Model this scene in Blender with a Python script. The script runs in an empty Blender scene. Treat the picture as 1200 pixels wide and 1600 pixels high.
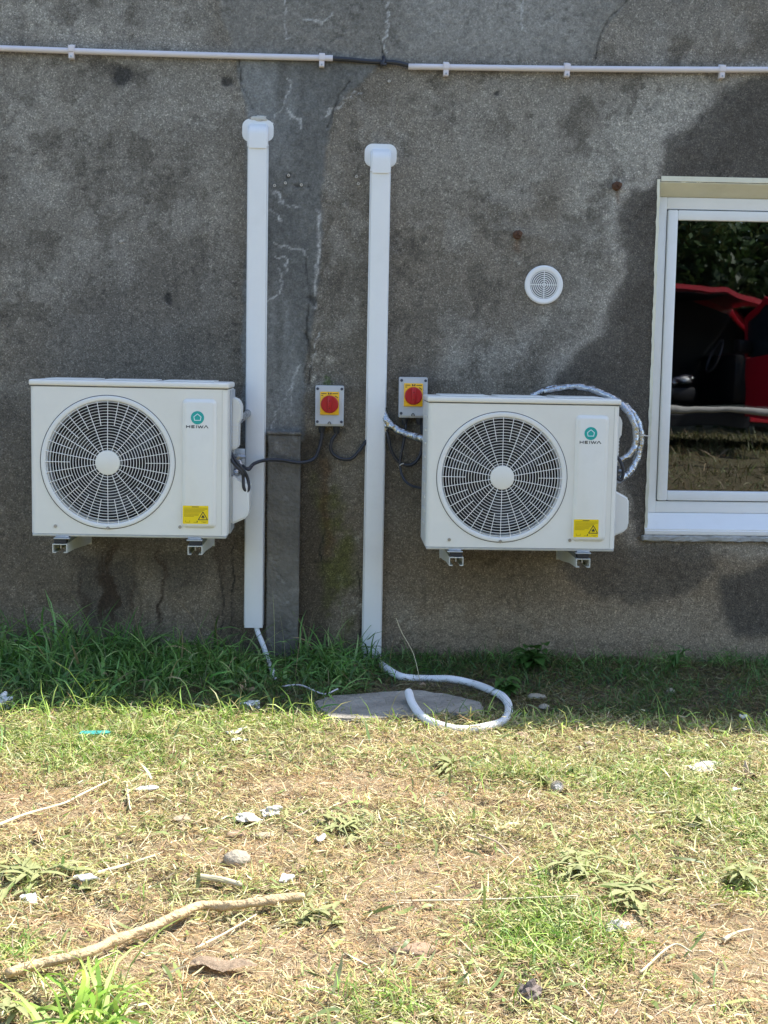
import bpy, bmesh, math, random
import numpy as np
from mathutils import Vector, Matrix, Euler
random.seed(7); rng = np.random.default_rng(11)
S = bpy.context.scene; COL = S.collection
R = math.radians
# ------------------------------------------------------------------ camera
CAM = Vector((0.0, -5.9, 1.33)); FPX = 2100.0
M3 = Matrix.Rotation(R(-2.18), 3, 'Z') @ Matrix.Rotation(R(90-6.5), 3, 'X') @ Matrix.Rotation(R(0.9), 3, 'Z')
cd = bpy.data.cameras.new("camera"); cam = bpy.data.objects.new("camera", cd); COL.objects.link(cam)
cam.matrix_world = Matrix.Translation(CAM) @ M3.to_4x4()
cd.sensor_fit = 'VERTICAL'; cd.sensor_height = 36; cd.sensor_width = 27; cd.lens = FPX/1600*36
cd.clip_start = 0.05; cd.clip_end = 2000
S.camera = cam
S.render.resolution_x = 768; S.render.resolution_y = 1024
# ------------------------------------------------------------------ light
TOSUN = Vector((0.50, 0.226, 0.86)).normalized()
w = bpy.data.worlds.new("World"); S.world = w; w.use_nodes = True
nt = w.node_tree; bg = nt.nodes['Background']
sky = nt.nodes.new('ShaderNodeTexSky'); sky.sky_type = 'NISHITA'; sky.sun_disc = False
sky.sun_elevation = math.asin(TOSUN.z); sky.sun_rotation = math.atan2(TOSUN.x, TOSUN.y)
nt.links.new(sky.outputs[0], bg.inputs[0]); bg.inputs[1].default_value = 0.15
ld = bpy.data.lights.new("sun", 'SUN'); ld.energy = 4.6; ld.angle = R(0.53); ld.color = (1, .955, .88)
sun = bpy.data.objects.new("sun", ld); COL.objects.link(sun)
sun.rotation_euler = TOSUN.to_track_quat('Z', 'Y').to_euler(); sun.location = TOSUN*20
S.view_settings.view_transform = 'Standard'; S.view_settings.look = 'None'
S.view_settings.gamma = 1; S.view_settings.use_curve_mapping = False
S.view_settings.exposure = 1.2

def W(u, v, Y=0.0):
    d = M3 @ Vector(((u-600)/FPX, -(v-800)/FPX, -1)); t = (Y-CAM.y)/d.y
    return CAM + d*t
def G(u, v, z=0.0):
    d = M3 @ Vector(((u-600)/FPX, -(v-800)/FPX, -1)); t = (z-CAM.z)/d.z
    return CAM + d*t
def srgb(r, g, b):
    f = lambda c: ((c/255+.055)/1.055)**2.4 if c > 10 else c/255/12.92
    return (f(r), f(g), f(b))
# ------------------------------------------------------------------ materials
def mat(name, col, rough=.5, var=.0, vscale=8, bump=0., bscale=60, metal=0., spec=.5, attr=None, transl=0., coat=0., dirt=0., dirtcol=(.2,.16,.1)):
    m = bpy.data.materials.new(name); m.use_nodes = True
    n = m.node_tree.nodes; l = m.node_tree.links; b = n['Principled BSDF']
    b.inputs['Roughness'].default_value = rough; b.inputs['Metallic'].default_value = metal
    b.inputs['Specular IOR Level'].default_value = spec; b.inputs['Coat Weight'].default_value = coat
    tc = n.new('ShaderNodeTexCoord')
    if attr:
        a = n.new('ShaderNodeAttribute'); a.attribute_name = attr; src = a.outputs['Color']
    else:
        a = n.new('ShaderNodeRGB'); a.outputs[0].default_value = (*col, 1); src = a.outputs[0]
    if var > 0:
        nz = n.new('ShaderNodeTexNoise'); nz.inputs['Scale'].default_value = vscale; nz.inputs['Detail'].default_value = 8
        nz.inputs['Roughness'].default_value = .65
        l.new(tc.outputs['Object'], nz.inputs['Vector'])
        mr = n.new('ShaderNodeMapRange'); mr.inputs[1].default_value = .25; mr.inputs[2].default_value = .75
        mr.inputs[3].default_value = 1-var; mr.inputs[4].default_value = 1+var*.6
        l.new(nz.outputs[0], mr.inputs[0])
        mx = n.new('ShaderNodeVectorMath'); mx.operation = 'SCALE'
        l.new(src, mx.inputs[0]); l.new(mr.outputs[0], mx.inputs['Scale']); src = mx.outputs[0]
    if dirt > 0:
        nz2 = n.new('ShaderNodeTexNoise'); nz2.inputs['Scale'].default_value = vscale*2.3; nz2.inputs['Detail'].default_value = 10
        nz2.inputs['Roughness'].default_value = .7
        l.new(tc.outputs['Object'], nz2.inputs['Vector'])
        mr2 = n.new('ShaderNodeMapRange'); mr2.inputs[1].default_value = .55; mr2.inputs[2].default_value = .8
        mr2.inputs[3].default_value = 0; mr2.inputs[4].default_value = dirt
        l.new(nz2.outputs[0], mr2.inputs[0])
        mm = n.new('ShaderNodeMix'); mm.data_type = 'RGBA'; l.new(mr2.outputs[0], mm.inputs[0]); l.new(src, mm.inputs[6])
        mm.inputs[7].default_value = (*dirtcol, 1); src = mm.outputs[2]
    l.new(src, b.inputs['Base Color'])
    if bump > 0:
        nb = n.new('ShaderNodeTexNoise'); nb.inputs['Scale'].default_value = bscale; nb.inputs['Detail'].default_value = 5
        l.new(tc.outputs['Object'], nb.inputs['Vector'])
        bp = n.new('ShaderNodeBump'); bp.inputs['Strength'].default_value = bump; bp.inputs['Distance'].default_value = .01
        l.new(nb.outputs[0], bp.inputs['Height']); l.new(bp.outputs[0], b.inputs['Normal'])
    if transl > 0:
        t = n.new('ShaderNodeBsdfTranslucent'); l.new(src, t.inputs[0])
        ms = n.new('ShaderNodeMixShader'); ms.inputs[0].default_value = transl
        l.new(b.outputs[0], ms.inputs[1]); l.new(t.outputs[0], ms.inputs[2])
        l.new(ms.outputs[0], n['Material Output'].inputs[0])
    return m
MT = dict(
 casing=mat('cream_paint', (.79,.78,.73), .42, .06, 3, .03, 200, dirt=.16, dirtcol=(.45,.41,.33)),
 cover=mat('cover_paint', (.78,.78,.76), .4, .03, 4, .02, 300),
 grille=mat('grille_plastic', (.86,.86,.85), .4),
 dark=mat('cavity_dark', (.012,.013,.016), .7),
 fan=mat('fan_plastic', (.035,.037,.042), .45, .2, 10),
 fins=mat('coil_fins', (.010,.011,.014), .6),  # near black to keep the cavity dark: shade in the colour
 steel=mat('zinc_steel', (.38,.39,.41), .35, .15, 30, metal=.85),
 galv=mat('galvanised_sheet', (.50,.53,.56), .45, .15, 20, metal=.5),
 rubber=mat('black_rubber', (.02,.021,.025), .6),
 cable=mat('black_cable', (.028,.030,.040), .45, .15, 40),
 foil=mat('aluminium_foil', (.52,.53,.54), .20, .3, 40, 1.0, 45, metal=1.0),
 teal=mat('teal_print', srgb(30,165,160), .4),
 tealw=mat('pale_print', (.62,.80,.84), .4),
 ink=mat('black_print', (.02,.025,.03), .5),
 yellow=mat('yellow_sticker', srgb(245,214,10), .45, .04, 30),
 olive=mat('olive_print', srgb(150,125,10), .5),
 olive2=mat('seam_line', (.40,.40,.37), .6),
 pvc=mat('white_pvc', (.84,.84,.83), .38, .06, 3, .03, 120, dirt=.14, dirtcol=(.45,.42,.35)),
 greybox=mat('grey_plastic', (.52,.54,.57), .4, .04, 20),
 swyellow=mat('yellow_plastic', srgb(248,190,30), .4),
 swred=mat('red_plastic', srgb(180,20,26), .35),
 swholeshade=mat('hole_shade_red', srgb(120,12,14), .45),
 pipe=mat('conduit_plastic', (.70,.66,.69), .45, .06, 10),
 bracket=mat('bracket_paint', (.62,.62,.56), .45, .08, 12, dirt=.2),
 frame=mat('upvc_white', (.84,.85,.85), .35, .04, 5, dirt=.12, dirtcol=(.45,.40,.28)),
 reveal=mat('yellowed_paint', (.74,.72,.58), .6, .10, 6, .3, 40, dirt=.35, dirtcol=(.50,.43,.26)),
 cement=mat('cement_edge', (.24,.23,.21), .9, .3, 12, .8, 40),
 post=mat('concrete_post', (.185,.17,.145), .9, .55, 7, 1.0, 60, dirt=.9, dirtcol=(.38,.36,.32)),
 slab=mat('slab_concrete', (.33,.305,.26), .9, .45, 9, 1.0, 60, dirt=.75, dirtcol=(.12,.11,.08)),
 rust=mat('rusty_iron', (.12,.06,.035), .85, .5, 40, .6, 90),
 plug=mat('plug_plastic', (.55,.52,.47), .5),
 gasket=mat('gasket', (.05,.055,.06), .6),
 room=mat('room_dark', (.03,.03,.03), .9),
 roof=mat('roof_sheet', (.30,.30,.31), .5, .2, 5),
 paper=mat('white_scrap', (.80,.80,.78), .7, .12, 30, dirt=.3, dirtcol=(.5,.45,.35)),
 cyan=mat('cyan_shard', (.06,.34,.30), .4, .1, 30),
 stonetan=mat('tan_stone', (.42,.35,.24), .9, .3, 25, .7, 80),
 stonebrown=mat('brown_stone', (.36,.25,.16), .9, .3, 25, .7, 80),
 stonegrey=mat('grey_stone', (.38,.33,.25), .9, .3, 20, .8, 80),
 clod=mat('dark_clod', (.20,.16,.14), .95, .4, 25, 1, 80),
 plaster=mat('crumbled_plaster', (.62,.59,.52), .95, .3, 30, 1, 70),
 wood=mat('peeled_wood', (.58,.43,.24), .75, .35, 18, 1.0, 90, dirt=.8, dirtcol=(.24,.15,.08)),
 cane=mat('pale_cane', (.62,.54,.36), .7, .2, 20),
 bark=mat('curled_bark', (.56,.43,.30), .9, .4, 25, .6, 60),
 dryleaf=mat('dry_leaf', (.36,.24,.14), .8, .35, 30, transl=.2),
 oldleaf=mat('wilted_leaf', (.36,.38,.16), .7, .3, 25, transl=.25),
 weed=mat('weed_leaf', (.07,.16,.03), .5, .35, 20, transl=.25),
 blade=mat('grass_blade', (1,1,1), .50, attr='Col', transl=.28),
 hose=mat('hose_white', (.84,.84,.84), .4, .04, 20),
 carred=mat('red_paint', (.50,.008,.025), .3, coat=.5),
 carblack=mat('car_black', (.012,.012,.014), .45),
 carglass=mat('car_glass', (.02,.025,.03), .05),
 railwood=mat('weathered_rail', (.42,.40,.36), .85, .3, 15, .5, 40),
 trunk=mat('tree_bark', (.12,.09,.065), .9, .4, 12, .8, 30),
 leaf=mat('tree_leaf', (1,1,1), .5, attr='Col', transl=.25),
)
# ------------------------------------------------------------------ tags and linking
def tag(o, label=None, cat=None, group=None, kind=None):
    for k, v in (('label', label), ('category', cat), ('group', group), ('kind', kind)):
        if v: o[k] = v
    return o
def empty(name, loc=(0,0,0), rot=(0,0,0), label=None, cat=None, group=None):
    o = bpy.data.objects.new(name, None); COL.objects.link(o); o.location = loc; o.rotation_euler = rot
    o.empty_display_size = .05
    return tag(o, label, cat, group)
def link(name, bm, m, parent=None, smooth=False, loc=None, rot=None):
    me = bpy.data.meshes.new(name)
    if smooth == 'auto':
        for f in bm.faces: f.smooth = True
        for e in bm.edges:
            if len(e.link_faces) == 2 and e.calc_face_angle(0) > R(32): e.smooth = False
    elif smooth:
        for f in bm.faces: f.smooth = True
    bm.to_mesh(me); bm.free(); me.materials.append(MT[m] if isinstance(m, str) else m)
    o = bpy.data.objects.new(name, me); COL.objects.link(o)
    if parent: o.parent = parent
    if loc is not None: o.location = loc
    if rot is not None: o.rotation_euler = rot
    return o
def copy_tree(o, parent=None):
    c = o.copy(); COL.objects.link(c); c.parent = parent
    for ch in list(o.children): copy_tree(ch, c)
    return c
# ------------------------------------------------------------------ shapes
def nb(): return bmesh.new()
def bx(bm, x0, x1, y0, y1, z0, z1, bev=0, seg=2, edges=None):
    v = [bm.verts.new((x, y, z)) for z in (z0, z1) for y in (y0, y1) for x in (x0, x1)]
    fs = [bm.faces.new([v[i] for i in q]) for q in ((0,2,3,1),(4,5,7,6),(0,1,5,4),(2,6,7,3),(0,4,6,2),(1,3,7,5))]
    if bev > 0:
        es = {e for f in fs for e in f.edges}
        if edges: es = {e for e in es if edges(e)}
        bmesh.ops.bevel(bm, geom=list(es), offset=bev, segments=seg, affect='EDGES', profile=.5, clamp_overlap=True)
    return bm
def catmull(pts, n=8):
    pts = [Vector(p) for p in pts]; P = [2*pts[0]-pts[1]] + pts + [2*pts[-1]-pts[-2]]; out = []
    for i in range(1, len(P)-2):
        a, b, c, d = P[i-1:i+3]
        for k in range(n):
            t = k/n; out.append(.5*((2*b)+(c-a)*t+(2*a-5*b+4*c-d)*t*t+(3*b-a-3*c+d)*t**3))
    out.append(pts[-1]); return out
def tube(bm, path, r, n=12, caps=True):
    """r: number or function of (arc fraction, index)"""
    path = [Vector(p) for p in path]; N = len(path); rings = []
    t0 = (path[1]-path[0]).normalized(); up = Vector((0,0,1)) if abs(t0.z) < .9 else Vector((1,0,0))
    nrm = t0.cross(up).normalized()
    for i, p in enumerate(path):
        t = (path[min(i+1,N-1)]-path[max(i-1,0)]).normalized()
        nrm = (nrm - t*nrm.dot(t)).normalized(); b = t.cross(nrm)
        ring = []
        for k in range(n):
            a = 2*math.pi*k/n; rr = r(i/(N-1), i, a) if callable(r) else r
            ring.append(bm.verts.new(p + (nrm*math.cos(a)+b*math.sin(a))*rr))
        rings.append(ring)
    for i in range(N-1):
        for k in range(n):
            bm.faces.new((rings[i][k], rings[i][(k+1)%n], rings[i+1][(k+1)%n], rings[i+1][k]))
    if caps: bm.faces.new(rings[0][::-1]); bm.faces.new(rings[-1])
    return bm
def cyl(bm, c, r, h, axis='Y', n=24, r2=None):
    """from c along axis by h"""
    c = Vector(c); d = {'X':Vector((1,0,0)),'Y':Vector((0,1,0)),'Z':Vector((0,0,1))}[axis]
    p = [c, c+d*h]; r2 = r if r2 is None else r2
    return tube(bm, p, lambda f,i,a: r if i == 0 else r2, n)
def prism(bm, poly, y0, y1, plane='XZ'):
    def P(a, b, y): return (a, y, b) if plane == 'XZ' else ((y, a, b) if plane == 'YZ' else (a, b, y))
    A = [bm.verts.new(P(a, b, y0)) for a, b in poly]; B = [bm.verts.new(P(a, b, y1)) for a, b in poly]
    n = len(poly)
    bm.faces.new(A); bm.faces.new(B[::-1])
    for i in range(n): bm.faces.new((A[i], B[i], B[(i+1)%n], A[(i+1)%n]))
    return bm
def fixn(bm): bmesh.ops.recalc_face_normals(bm, faces=bm.faces[:]); return bm
def ringband(bm, cx, cz, r0, r1, y0, y1, n=64, a0=0, a1=2*math.pi):
    """a ring with rectangular section, around Y axis"""
    full = abs(a1-a0-2*math.pi) < 1e-6; m = n if full else n+1; L = []
    for i in range(m):
        a = a0+(a1-a0)*i/n; c, s = math.cos(a), math.sin(a)
        L.append([bm.verts.new((cx+r*c, y, cz+r*s)) for r, y in ((r0,y0),(r1,y0),(r1,y1),(r0,y1))])
    for i in range(n):
        A, B = L[i], L[(i+1) % m]
        for k in range(4): bm.faces.new((A[k], B[k], B[(k+1)%4], A[(k+1)%4]))
    if not full: bm.faces.new(L[0][::-1]); bm.faces.new(L[-1])
    return bm
def lathe(bm, prof, cx=0, cz=0, n=64):
    """prof: list of (r, y); around Y axis"""
    L = []
    for i in range(n):
        a = 2*math.pi*i/n
        L.append([bm.verts.new((cx+r*math.cos(a), y, cz+r*math.sin(a))) for r, y in prof])
    for i in range(n):
        A, B = L[i], L[(i+1)%n]
        for k in range(len(prof)-1): bm.faces.new((A[k], B[k], B[k+1], A[k+1]))
    return bm
def rrect(x0, x1, z0, z1, r, n=5):
    p = []
    for cx, cz, a in ((x1-r,z1-r,0),(x0+r,z1-r,90),(x0+r,z0+r,180),(x1-r,z0+r,270)):
        for k in range(n+1):
            t = R(a+90*k/n); p.append((cx+r*math.cos(t), cz+r*math.sin(t)))
    return p
# ------------------------------------------------------------------ numpy noise
_lat = rng.random((64, 256, 256)).astype(np.float32)
def vn(x, y, s, seed=0):
    x = np.asarray(x)*s+seed*17.3; y = np.asarray(y)*s+seed*5.7
    xi = np.floor(x).astype(int); yi = np.floor(y).astype(int); fx = x-xi; fy = y-yi
    fx = fx*fx*(3-2*fx); fy = fy*fy*(3-2*fy); L = _lat[seed % 64]
    a = L[xi%256, yi%256]; b = L[(xi+1)%256, yi%256]; c = L[xi%256, (yi+1)%256]; d = L[(xi+1)%256, (yi+1)%256]
    return (a*(1-fx)+b*fx)*(1-fy)+(c*(1-fx)+d*fx)*fy
def fbm(x, y, s, seed=0, o=5, g=.55):
    t = 0; a = 1; n = 0
    for i in range(o): t = t+a*vn(x, y, s*2**i, seed+i); n += a; a *= g
    return t/n*2-1
def sstep(a, b, x): t = np.clip((x-a)/(b-a), 0, 1); return t*t*(3-2*t)
def segd(x, y, a, b):
    ax, ay = a; bx_, by = b; dx, dy = bx_-ax, by-ay
    t = np.clip(((x-ax)*dx+(y-ay)*dy)/(dx*dx+dy*dy+1e-12), 0, 1)
    return np.hypot(x-ax-t*dx, y-ay-t*dy)
def polysd(x, y, P):
    d = np.full(x.shape, 1e9); ins = np.zeros(x.shape, bool); n = len(P)
    for i in range(n):
        a, b = P[i], P[(i+1)%n]; d = np.minimum(d, segd(x, y, a, b))
        with np.errstate(divide='ignore', invalid='ignore'):
            c = ((a[1] > y) != (b[1] > y)) & (x < (b[0]-a[0])*(y-a[1])/(b[1]-a[1]+1e-12)+a[0])
        ins ^= c
    return np.where(ins, -d, d)
def lined(x, y, P):
    d = np.full(x.shape, 1e9)
    for a, b in zip(P[:-1], P[1:]): d = np.minimum(d, segd(x, y, a, b))
    return d
def wp(pts): return [(W(u, v).x, W(u, v).z) for u, v in pts]
def gp(pts): return [(G(u, v).x, G(u, v).y) for u, v in pts]
def npmesh(name, V, F, m, col=None, smooth=True, parent=None):
    """F: (n,4) or (n,3) int array, or list of such"""
    me = bpy.data.meshes.new(name); Fs = F if isinstance(F, list) else [F]
    me.vertices.add(len(V)); me.vertices.foreach_set('co', np.ascontiguousarray(V, dtype=np.float32).ravel())
    tot = sum(f.size for f in Fs); npoly = sum(len(f) for f in Fs)
    me.loops.add(tot); me.polygons.add(npoly)
    me.loops.foreach_set('vertex_index', np.concatenate([f.ravel() for f in Fs]).astype(np.int32))
    ls = []; s = 0
    for f in Fs:
        ls.append(s+np.arange(len(f))*f.shape[1]); s += f.size
    me.polygons.foreach_set('loop_start', np.concatenate(ls).astype(np.int32))
    me.update(calc_edges=True); me.validate()
    if smooth: me.polygons.foreach_set('use_smooth', np.ones(len(me.polygons), bool))
    if col is not None:
        a = me.color_attributes.new('Col', 'FLOAT_COLOR', 'POINT')
        c = np.ones((len(V), 4), np.float32); c[:, :col.shape[1]] = col; a.data.foreach_set('color', c.ravel())
    me.materials.append(MT[m] if isinstance(m, str) else m)
    o = bpy.data.objects.new(name, me); COL.objects.link(o)
    if parent: o.parent = parent
    return o
# ================================================================== HOUSE
house = empty('house', (0,0,0), label='house with a stained grey rendered wall carrying two outdoor units', cat='house')
XL, XR = -2.05, 2.55                     # finely modelled stretch of wall
def ztop(x): return np.interp(x, [-6.1,-1,2.0,2.6,3.3,6.1], [3.42,3.52,3.62,3.95,4.40,4.72])  # unseen roof line, heights shaped to set its shadow edge on the ground
# window opening (outer) in wall metres
wo_l, wo_t, wo_b = W(1019,560).x, W(1100,286).z, W(1100,832).z
wo_r = wo_l+1.12
def wall_colour(x, z):
    g1 = fbm(x, z, 1.3, 1, 6, .6); g2 = fbm(x, z, 6, 7, 5, .65); g3 = fbm(x, z, 30, 13, 4, .7)
    wx = x+.05*fbm(x, z, 7, 20, 5, .65); wz = z+.05*fbm(x, z, 7, 26, 5, .65)
    C = np.empty(x.shape+(3,)); C[...] = (.150,.135,.114)
    g4 = fbm(x, z, 2.6, 44, 6, .6); v = 1+.42*g1+.34*g4+.42*g2+.40*g3+.34*fbm(x, z, 55, 47, 3, .8)
    H = .0015*g2+.0015*g3
    def blend(mask, col, s=1.0):
        nonlocal C
        m = np.clip(mask*s, 0, 1)[..., None]; C = C*(1-m)+np.array(col)*m
    # pale drier bands of render
    for P, s, e in (([(700,560),(740,545),(850,540),(900,530),(960,470),(975,400),(985,330),(1000,280),(1080,200),(1130,130),(1060,110),(940,150),(900,300),(880,430),(840,520),(760,570)], .7, .10),
                    ([(0,90),(360,95),(370,300),(350,380),(180,400),(80,480),(0,540)], .33, .12),
                    ([(600,935),(1200,955),(1200,1015),(600,1015)], .75, .08),
                    ([(0,0),(330,0),(340,40),(300,70),(0,60)], .55, .05),
                    ([(640,120),(900,130),(930,250),(700,330),(630,300)], .25, .12)):
        blend(sstep(e, -e, polysd(wx, wz, wp(P))), (.285,.275,.250), s*1.15)
    # mottling with crisp edges
    for sc_, sd, lo, hi, c, st_ in ((1.9,70,.03,.16,(.090,.083,.072),.42),(3.6,76,.08,.24,(.085,.076,.064),.28),(9.5,82,.14,.26,(.065,.058,.048),.5),(2.7,90,.04,.30,(.225,.215,.195),.40),(7.0,96,.10,.30,(.24,.23,.21),.35)):
        blend(sstep(lo, hi, fbm(wx, wz, sc_, sd % 58, 6, .62)), c, st_)
    low = sstep(1.05, .35, z); blend(low, (.165,.128,.088), .45); blend(sstep(.75,.25,z)*sstep(.1,.5,x), (.235,.18,.12), .45)  # lower wall browner: its own brown plus warm ground bounce in the colour
    # general soiling, lower left and by the ducts
    for P, s, e, c in (([(0,560),(90,470),(170,410),(390,380),(390,900),(0,900)], .50, .12, (.105,.098,.088)),
                    ([(500,620),(860,610),(860,930),(500,930)], .45, .10, (.11,.095,.072)),
                    ([(440,680),(515,680),(520,1040),(440,1040)], .80, .04, (.052,.042,.030)),
                    ([(330,840),(395,840),(395,1040),(345,1040)], .55, .04, (.08,.065,.05)),
                    ([(0,1000),(600,1010),(600,1060),(0,1060)], .5, .05, (.085,.08,.06))):
        blend(sstep(e, -e, polysd(wx, wz, wp(P))), c, s)
    # damp, sharp wavering edge
    damp = 0*x
    for P, s, e in (([(1300,60),(1130,140),(1085,190),(1035,215),(1030,275),(985,300),(962,335),(968,385),(985,430),(955,465),(945,520),(900,555),(868,585),(855,640),(960,700),(1000,850),(1300,850)], .88, .024),
                    ([(870,850),(1110,850),(1112,900),(1060,930),(980,945),(920,925),(880,890)], .7, .03),
                    ([(1120,905),(1200,880),(1300,880),(1300,990),(1150,990),(1125,950)], .9, .03),
                    ([(120,868),(205,868),(212,915),(190,965),(140,985),(122,940)], .75, .03),
                    ([(235,860),(330,860),(325,900),(290,925),(250,905)], .6, .03),
                    ([(150,105),(235,105),(230,130),(180,130)], .7, .02),
                    ([(600,560),(690,560),(700,700),(600,700)], .25, .06)):
        damp = np.maximum(damp, s*sstep(e, -e, polysd(wx, wz, wp(P))))
    spots = sstep(.42, .56, fbm(x, z, 11, 33, 5, .6))*(.3+.7*sstep(-.1,.4,fbm(x,z,1.1,40,3)))
    damp = np.maximum(damp, .55*spots)
    halo = sstep(.10, .0, np.abs(polysd(wx, wz, wp([(1300,60),(1130,140),(1085,190),(1035,215),(1030,275),(985,300),(962,335),(968,385),(985,430),(955,465),(945,520),(900,555),(868,585),(855,640),(960,700),(1000,850),(1300,850)]))))
    blend(halo, (.31,.295,.27), .6); blend(damp, (.054,.048,.041), .92)
    # runs of rusty wet below the left unit
    st = sstep(-.02,.22, fbm(wx*8+.4*g2, z*.8, 2.2, 45, 5))*sstep(.03,-.12, polysd(wx, wz, wp([(95,835),(360,835),(340,990),(110,990)])))
    blend(st, (.040,.027,.018), .92)
    # smooth cement: central strip and upper coat
    sm = sstep(.012, -.012, polysd(x+.018*g2+.01*g3, z+.018*g2, wp([(368,88),(600,92),(585,112),(545,145),(520,175),(506,245),(503,330),(494,470),(488,520),(478,560),(474,690),(380,690),(384,180)])))
    up = sstep(.012, -.012, polysd(x+.02*g2+.012*g3, z+.02*g2, wp([(350,-60),(1010,-60),(975,10),(945,45),(925,96),(600,96),(372,88),(345,40)])))
    blend(sm, (.072,.076,.078), .82); blend(up, (.125,.124,.118), .75)
    upv = sstep(.1, -.1, polysd(wx, wz, wp([(640,-60),(900,-60),(900,70),(800,88),(640,80)])))
    blend(upv*up, (.20,.198,.19), .6)
    vv = sstep(-.1,.5,fbm(x*3, z*.7, 3, 50, 5)); blend(sm*vv, (.19,.20,.205), .45)
    H += .006*sm+.004*up
    # pale runs and lime lines
    def line(P, wd, col, s, dh=0, jag=.012):
        nonlocal H
        d = lined(x+jag*fbm(x,z,22,55,4), z+jag*fbm(x,z,22,59,4), wp(P))
        m = sstep(wd, wd*.25, d); blend(m*(.45+.55*sstep(-.3,.3,fbm(x,z,25,3,3))), col, s); H += dh*m
    pale = (.34,.345,.35)
    for P in ([(452,120),(449,150),(443,172),(430,190)], [(449,165),(462,185),(470,198)], [(430,398),(446,402),(442,420)],
              [(438,420),(444,440),(430,462),(420,470)], [(425,385),(470,392),(480,400)], [(440,0),(447,30),(450,60)], [(420,330),(440,345)],
              [(497,330),(496,480)], [(470,570),(430,640),(425,668)], [(495,520),(490,570)], [(600,0),(604,80)], [(820,0),(815,45)],
              [(455,600),(450,640),(458,655)], [(470,28),(500,34),(520,20)], [(505,180),(560,145)], [(425,300),(445,318),(470,322)]):
        line(P, .0055, pale, .75, 0, .03)
    line([(498,330),(494,480)], .012, (.30,.30,.30), .45, 0, .02)
    for P in ([(478,400),(480,440),(486,462),(480,500),(482,560),(476,580)], [(372,92),(378,130),(395,170)], [(595,60),(600,98)],
              [(980,0),(950,32),(935,62),(930,90)], [(480,520),(488,570),(482,600)], [(340,870),(350,930),(345,985)], [(365,850),(362,990)], [(545,130),(530,150),(512,200)],
              [(560,1000),(565,960),(560,900)], [(505,770),(508,820),(500,860),(506,900)]):
        line(P, .006, (.022,.021,.02), .95, -.004)
    blob = lambda u, v, r, e=.5: sstep(r, r*e, np.hypot(wx-W(u,v).x, wz-W(u,v).z))
    for u, v, r in ((486,465,.022),(447,272,.016),(462,286,.014),(480,290,.012),(190,115,.05),(350,128,.03),(600,97,.02),(780,145,.015),(262,470,.03)):
        blend(blob(u, v, r), (.03,.03,.03), .85); H -= .004*blob(u, v, r)
    # flaking pale plaster
    for u, v, r in ((505,560,.05),(498,600,.03),(540,905,.07),(550,950,.06),(560,840,.05),(515,758,.02),(806,412,.02),(500,590,.035),(585,870,.05),(20,1010,.06),(255,1000,.05)):
        blend(blob(u, v, r, .2)*sstep(-.2,.3,g3), (.30,.285,.25), .7)
    # moss and rust weeping
    mo = sstep(.05, -.03, polysd(wx, wz, wp([(500,745),(520,740),(548,820),(552,930),(560,1020),(505,1020),(512,900)])))
    blend(mo*sstep(-.35,.35,fbm(x,z,9,61,5,.7)), (.075,.078,.022), .85)
    blend(blob(515,590,.045)*sstep(-.2,.3,g3), (.06,.09,.02), .8)
    ru = lined(wx, wz, wp([(507,720),(510,800),(514,860)])); blend(sstep(.03,.0,ru), (.10,.062,.03), .5)
    for u, v in ((963,292),(808,368)):
        d = lined(wx, wz, wp([(u,v),(u,v+28)])); blend(sstep(.02,.0,d), (.10,.055,.03), .55)
    # joins of casting lifts near the ground
    blend(sstep(.02,0,lined(wx,wz,wp([(600,1000),(780,985),(1000,1010),(1200,1018)])))*.5, (.08,.075,.06), .5)
    C = C*np.clip(v, .45, 1.7)[..., None]*(np.array((.94,.90,.82))+np.array((.02,.045,.09))*sstep(.6,2.2,z)[..., None])  # tint warmer towards the bottom, ground bounce put into the colour
    # scattered pits
    pit = sstep(.60,.72, vn(x, z, 55, 3)*.6+vn(x, z, 110, 9)*.4)*sstep(-.2,.5,g2)
    C *= (1-.35*pit[..., None]); H -= .0015*pit
    rough = .92-.25*damp-.1*sm
    smooth = np.clip(sm+.8*up, 0, 1)
    return C, H, rough, smooth
STEP = .0066
gx = np.arange(XL, XR+1e-6, STEP); gz = np.arange(-.12, 3.24, STEP)
X, Z = np.meshgrid(gx, gz)
Cw, Hw, Rw, SmW = wall_colour(X, Z)
V = np.stack([X.ravel(), (-Hw).ravel(), Z.ravel()], 1)
nx, nz_ = len(gx), len(gz)
idx = np.arange(nx*nz_).reshape(nz_, nx)
q = np.stack([idx[:-1,:-1], idx[:-1,1:], idx[1:,1:], idx[1:,:-1]], -1)
cxq = X[:-1,:-1]+STEP/2; czq = Z[:-1,:-1]+STEP/2
jx = .004*fbm(cxq, czq, 30, 4, 3); 
inside = (cxq > wo_l-.002+jx) & (cxq < wo_r) & (czq > wo_b-.004+jx) & (czq < wo_t+.003+jx)
q = q[~inside].reshape(-1, 4)
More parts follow.
